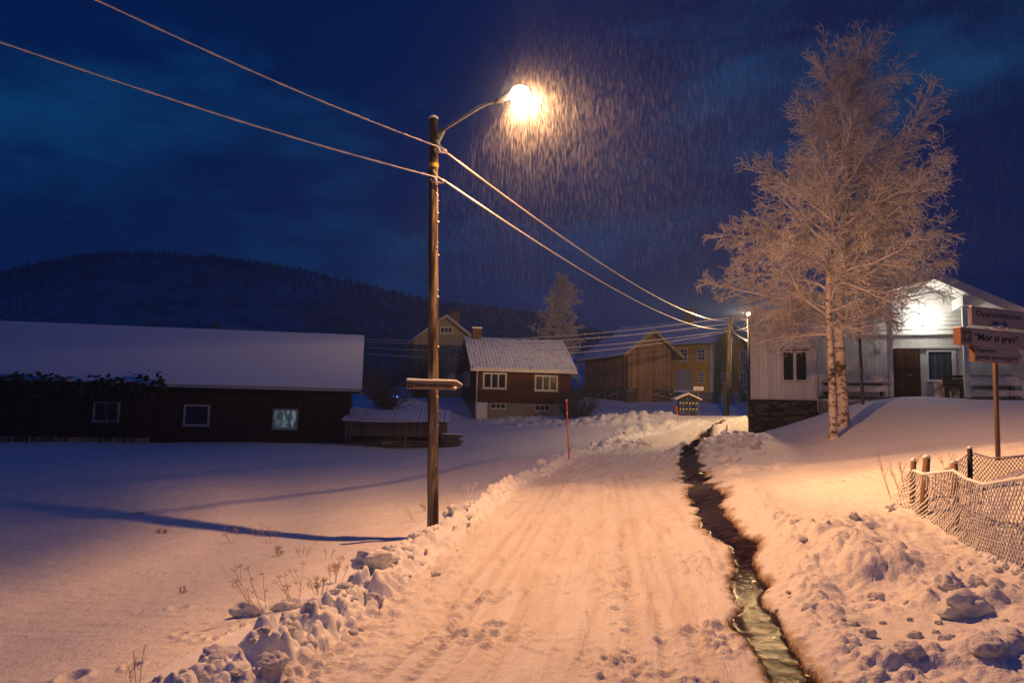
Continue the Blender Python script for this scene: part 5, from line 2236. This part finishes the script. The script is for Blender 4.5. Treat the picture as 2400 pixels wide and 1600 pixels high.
weed(622, 1440, 4, .62, 'tallest rimed weed with seed heads behind the round snow lump', 1, True, -.15)
weed(690, 1425, 3, .5, 'rimed weed with seed heads right of the round snow lump', 2, True, -.2)
weed(745, 1400, 6, .28, 'low bushy weed at the field foot of the snow bank', 3, True, .0)
weed(790, 1365, 5, .34, 'bushy weed where the bank dips toward the field', 4, True, .1)
weed(655, 1300, 4, .22, 'small bent weed below the shadow of the pole', 5, True, -.3)
weed(710, 1302, 5, .22, 'matted low weed in the field under the pole shadow', 6, False, -.1)
weed(768, 1305, 2, .3, 'upright dark dock stem at the shadow of the pole', 7, False)
weed(590, 1262, 2, .26, 'short upright weed on the edge of the pole shadow', 8, False)
weed(548, 1275, 3, .4, 'pale frosted weed crossing the pole shadow', 9, True, -.1)
weed(640, 1275, 3, .36, 'leaning weed crossing the pole shadow near the bank', 10, True, -.3)
weed(740, 1275, 1, .25, 'single bent stem above the pole shadow', 11, False, -.2)
weed(430, 1390, 2, .16, 'tiny bent grass blades alone in the open field', 12, False, .2, r=.004)
weed(340, 1600, 3, .34, 'thin weed at the lower edge of the field', 13, False, .0)
weed(380, 1250, 6, .12, 'low frosted tuft in the middle of the field', 14, True)
weed(330, 1205, 4, .14, 'small dark tuft beyond the pole shadow', 15, True)
weed(985, 1222, 2, .5, 'leaning rimed stalk at the left foot of the lamp pole', 16, True, -.9, 'frost', .006)
weed(1000, 1200, 6, .3, 'frosted clump behind the lamp pole foot', 17, True, -.4, 'frost', .005)
weed(1096, 1170, 3, .5, 'frosted weed with white heads right of the lamp pole', 18, True, .05, 'frost', .004)
weed(1065, 1190, 2, .3, 'short frosted weed on the bank crest right of the lamp pole', 19, True, -.8, 'frost', .005)
weed(2095, 1165, 5, .75, 'tall dry grass stems at the left end of the snowy fence', 20, False, -.05, r=.003)
weed(2110, 1150, 6, .5, 'short dry grass stems beside the first fence stub', 21, False, .02, r=.003)
weed(2215, 1105, 3, .35, 'faint dry stems behind the dark diamond mesh fence', 22, False, .02, r=.003)


# ------------------------------------------------------------------ loose snow lumps
def lump_mesh(seed, sq=.75):
    r2 = np.random.default_rng(seed)
    import bmesh
    bm = bmesh.new()
    bmesh.ops.create_icosphere(bm, subdivisions=4, radius=1)
    co = np.array([v.co[:] for v in bm.verts])
    from mathutils import noise as mn
    off = Vector(r2.uniform(-50, 50, 3))
    d = np.array([.42 * mn.noise(Vector(c) * 1.3 + off) + .24 * mn.noise(Vector(c) * 2.9 + off) + .1 * mn.noise(Vector(c) * 6.5 + off) + .045 * mn.noise(Vector(c) * 15 + off) for c in co])
    cut = np.ones(len(co))
    co = co * ((1 + d) * cut)[:, None]
    co[:, 2] *= sq
    me = bpy.data.meshes.new('snow_lump')
    bm.to_mesh(me)
    bm.free()
    me.vertices.foreach_set('co', co.astype(np.float32).ravel())
    me.polygons.foreach_set('use_smooth', [True] * len(me.polygons))
    me.materials.append(M['snow'])
    me.update()
    return me


LM = [lump_mesh(100 + i, .6 + .04 * i) for i in range(9)]
proto = bpy.data.objects.new('snow_lump', LM[0])
COL.objects.link(proto)
first = [True]


def lump(x, y, s, lab, grp, i, sink=.45, sc=(1, 1, 1), rz=None, z=None, m=None):
    if first[0]:
        o = proto
        first[0] = False
    else:
        o = proto.copy()
        COL.objects.link(o)
    o.data = LM[i % 9]
    zz = Z(x, y) if z is None else z
    o.location = (x, y, zz + s * (.75 - sink) * .6)
    R = random.Random(int(x * 1000 + y * 77))
    o.rotation_euler = (R.uniform(-.12, .12), R.uniform(-.12, .12), R.uniform(0, 6) if rz is None else rz)
    o.scale = (s * sc[0], s * sc[1], s * sc[2])
    tag(o, lab, 'snow lump', grp)
    return o


R = random.Random(77)
# big ones that can be told apart
for px, py, Y, s, lab, i, sc in [
    (870, 1395, None, .18, 'large broken block of dirty snow lying on the left bank of the road', 0, (1.1, .8, 1.0)),
    (600, 1438, None, .15, 'rounded snow lump in the field under the tallest weed', 1, (1.4, 1.0, 1.15)),
    (680, 1425, None, .10, 'smaller snow lump in the field under the second weed', 2, (1.3, 1.0, 1.1)),
    (1268, 1085, None, .17, 'round white snow ball on the bank left of the orange stake', 3, (1, 1, 1)),
    (1292, 1084, None, .13, 'snow lump touching the round snow ball on the bank', 4, (1.1, 1, .9)),
    (2265, 1432, None, .15, 'big cylindrical chunk of snow below the snow laden fence', 5, (1.5, .8, .9)),
    (2225, 1400, None, .09, 'snow chunk leaning behind the big cylindrical one', 6, (1, 1, 1.2)),
    (2000, 1245, None, .06, 'small knob of snow on top of the right hand heap', 7, (1, 1, 1)),
    (1975, 1308, None, .11, 'dark shaded snow clod on the left of the right hand heap', 8, (1.3, 1, .8)),
    (2320, 1560, None, .09, 'snow clod in the lower right corner', 2, (1.2, 1, .8)),
    (2385, 1530, None, .09, 'snow clod at the right edge below the fence', 3, (1.2, 1, .9)),
    (2130, 1560, None, .08, 'lone pointed snow clod near the lower right corner', 4, (1, 1, 1)),
    (1100, 1470 - 160, None, .0, '', 0, (1, 1, 1))]:
    if s == 0:
        continue
    g = G(px, py)
    lump(g.x, g.y, s, lab, None, i, .55, sc, rz=.4)
# the many clods of the ploughed bank
pts = []
for i in range(len(LEFT) - 1):
    a, b = Vector(LEFT[i]), Vector(LEFT[i + 1])
    pts.append((a, b, (b - a).length))
cnt = 0
for a, b, l in pts:
    dd = (b - a).normalized()
    nn = Vector((-dd.y, dd.x))
    k = int(l * (18 if b.y < 9 else 11 if b.y < 18 else 5))
    for _ in range(k):
        q = lerp(a, b, R.random()) + nn * (R.gauss(.36, .22))
        if q.y < 3.3 or q.y > 34 or cnt > 230:
            continue
        s = min(.11, max(.022, R.lognormvariate(-3.25, .5)))
        lump(q.x, q.y, s, 'rounded clod of ploughed snow on the left roadside bank', 'clods of the roadside snow bank', R.randrange(9), .62, (R.uniform(.9, 1.4), R.uniform(.8, 1.1), R.uniform(.75, 1)))
        cnt += 1
for _ in range(44):
    px, py = R.uniform(1820, 2400), R.uniform(1250, 1600)
    g = G(px, py)
    s = min(.08, max(.02, R.lognormvariate(-3.5, .45)))
    lump(g.x, g.y, s, 'small clod of snow in the churned ground on the right of the road', 'clods in the churned snow on the right', R.randrange(9), .68)
for _ in range(36):
    px, py = R.gauss(1690, 35), R.gauss(1060, 22)
    g = G(px, py)
    s = min(.2, max(.05, R.lognormvariate(-2.3, .4)))
    lump(g.x, g.y, s, 'clod of rough snow around the short orange stake', 'clods round the short stake', R.randrange(9), .5)
for _ in range(30):
    px, py = R.gauss(1455, 30), R.gauss(1040, 9)
    g = G(px, py)
    s = min(.2, max(.05, R.lognormvariate(-2.4, .4)))
    lump(g.x, g.y, s, 'clod of snow along the far bend of the road', 'clods at the far bend', R.randrange(9), .5)


# ------------------------------------------------------------------ falling snow
def falling_snow():
    mt, nt, b = mat('falling_snowflakes')
    b.inputs['Base Color'].default_value = (.85, .85, .88, 1)
    b.inputs['Roughness'].default_value = .8
    b.inputs['Alpha'].default_value = .03      # thin wet flakes let most light through
    r3 = np.random.default_rng(5)
    n = 290000
    y = 6.5 + 12 * r3.random(n) ** 1.2
    x = 1.6 + r3.normal(0, 1, n) * (.16 * y + 1.6)
    z = r3.uniform(2.6, 11, n)
    k = 64000                      # extra flakes added close round the lamp to make its glowing halo
    rad = np.abs(r3.normal(0, 1.5, k)) + .22
    dr = r3.normal(0, 1, (k, 3))
    dr /= np.linalg.norm(dr, axis=1)[:, None]
    x[:k], y[:k], z[:k] = lamp.x + dr[:, 0] * rad, lamp.y + dr[:, 1] * rad, lamp.z + .05 + dr[:, 2] * rad
    l = r3.uniform(.05, .11, n)
    w = r3.uniform(.0003, .00085, n)
    a = r3.uniform(0, PI, n)
    tx = r3.normal(.0, .02, n) * l
    ex, ey = np.cos(a) * w, np.sin(a) * w
    V = np.stack([np.c_[x - tx, y, z - l], np.c_[x + ex, y + ey, z], np.c_[x + tx, y, z + l], np.c_[x - ex, y - ey, z]], 1).reshape(-1, 3)
    Fq = np.arange(4 * n).reshape(n, 4)
    o = np_mesh('falling_snow', V, Fq, mt, False)
    o['kind'] = 'stuff'


falling_snow()

# ------------------------------------------------------------------ air
h = MB().box(-900, 900, -80, 720, -6, 135)
mt = bpy.data.materials.new('haze_air')
mt.use_nodes = True
nt = mt.node_tree
nt.nodes.remove(nt.nodes['Principled BSDF'])
pv = nt.nodes.new('ShaderNodeVolumePrincipled')
pv.inputs['Color'].default_value = (.45, .66, 1, 1)
pv.inputs['Density'].default_value = .0013
nt.links.new(pv.outputs[0], nt.nodes['Material Output'].inputs['Volume'])
hz = h.build('haze', mt)
hz['kind'] = 'stuff'

# ------------------------------------------------------------------ world: blue hour
w = bpy.data.worlds.new('World')
SC.world = w
w.use_nodes = True
nt = w.node_tree
bg = nt.nodes['Background']
sky = nd(nt, 'TexSky', sky_type='NISHITA')
sky.sun_disc = False
sky.sun_elevation = math.radians(-4)
sky.sun_rotation = math.radians(200)
tc = nd(nt, 'TexCoord')
mp = nd(nt, 'Mapping')
mp.inputs['Scale'].default_value = (1.6, 1.6, 4.2)
nt.links.new(tc.outputs['Generated'], mp.inputs['Vector'])
c1 = noise(nt, mp.outputs[0], 1.7, 8, .62)
cl = ramp(nt, c1, [(.48, (0, 0, 0)), (.70, (1, 1, 1))])
sp = nd(nt, 'SeparateXYZ')
nt.links.new(tc.outputs['Generated'], sp.inputs[0])
# deep blue, paler towards horizon and left; unseen zenith brightened for blue fill light
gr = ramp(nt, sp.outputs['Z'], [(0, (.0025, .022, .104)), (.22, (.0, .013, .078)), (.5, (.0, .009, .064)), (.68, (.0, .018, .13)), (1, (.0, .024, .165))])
lr = ramp(nt, math_(nt, 'MULTIPLY_ADD', sp.outputs['X'], .5), [(.3, (1.12, 1.12, 1.1)), (.55, (1, 1, 1)), (.78, (.55, .66, .72))])
lr.node.inputs[0].links[0].from_node.inputs[2].default_value = .5
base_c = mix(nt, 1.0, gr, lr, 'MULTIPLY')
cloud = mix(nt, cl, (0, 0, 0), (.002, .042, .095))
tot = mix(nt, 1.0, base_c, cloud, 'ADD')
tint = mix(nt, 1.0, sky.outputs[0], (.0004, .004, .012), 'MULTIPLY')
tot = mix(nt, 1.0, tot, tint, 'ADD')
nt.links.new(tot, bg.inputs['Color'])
bg.inputs['Strength'].default_value = 1.0

# ------------------------------------------------------------------ render settings
SC.render.engine = 'CYCLES'
cy_ = SC.cycles
cy_.use_denoising = True
try:
    cy_.denoiser = 'OPENIMAGEDENOISE'
except Exception:
    pass
cy_.max_bounces = 6
cy_.diffuse_bounces = 3
cy_.glossy_bounces = 3
cy_.transparent_max_bounces = 32
cy_.volume_bounces = 0
cy_.caustics_reflective = False
cy_.caustics_refractive = False
cy_.sample_clamp_indirect = 6
cy_.use_adaptive_sampling = False
vs = SC.view_settings
vs.view_transform = 'Standard'
vs.look = 'None'
vs.exposure = 0
vs.gamma = 1
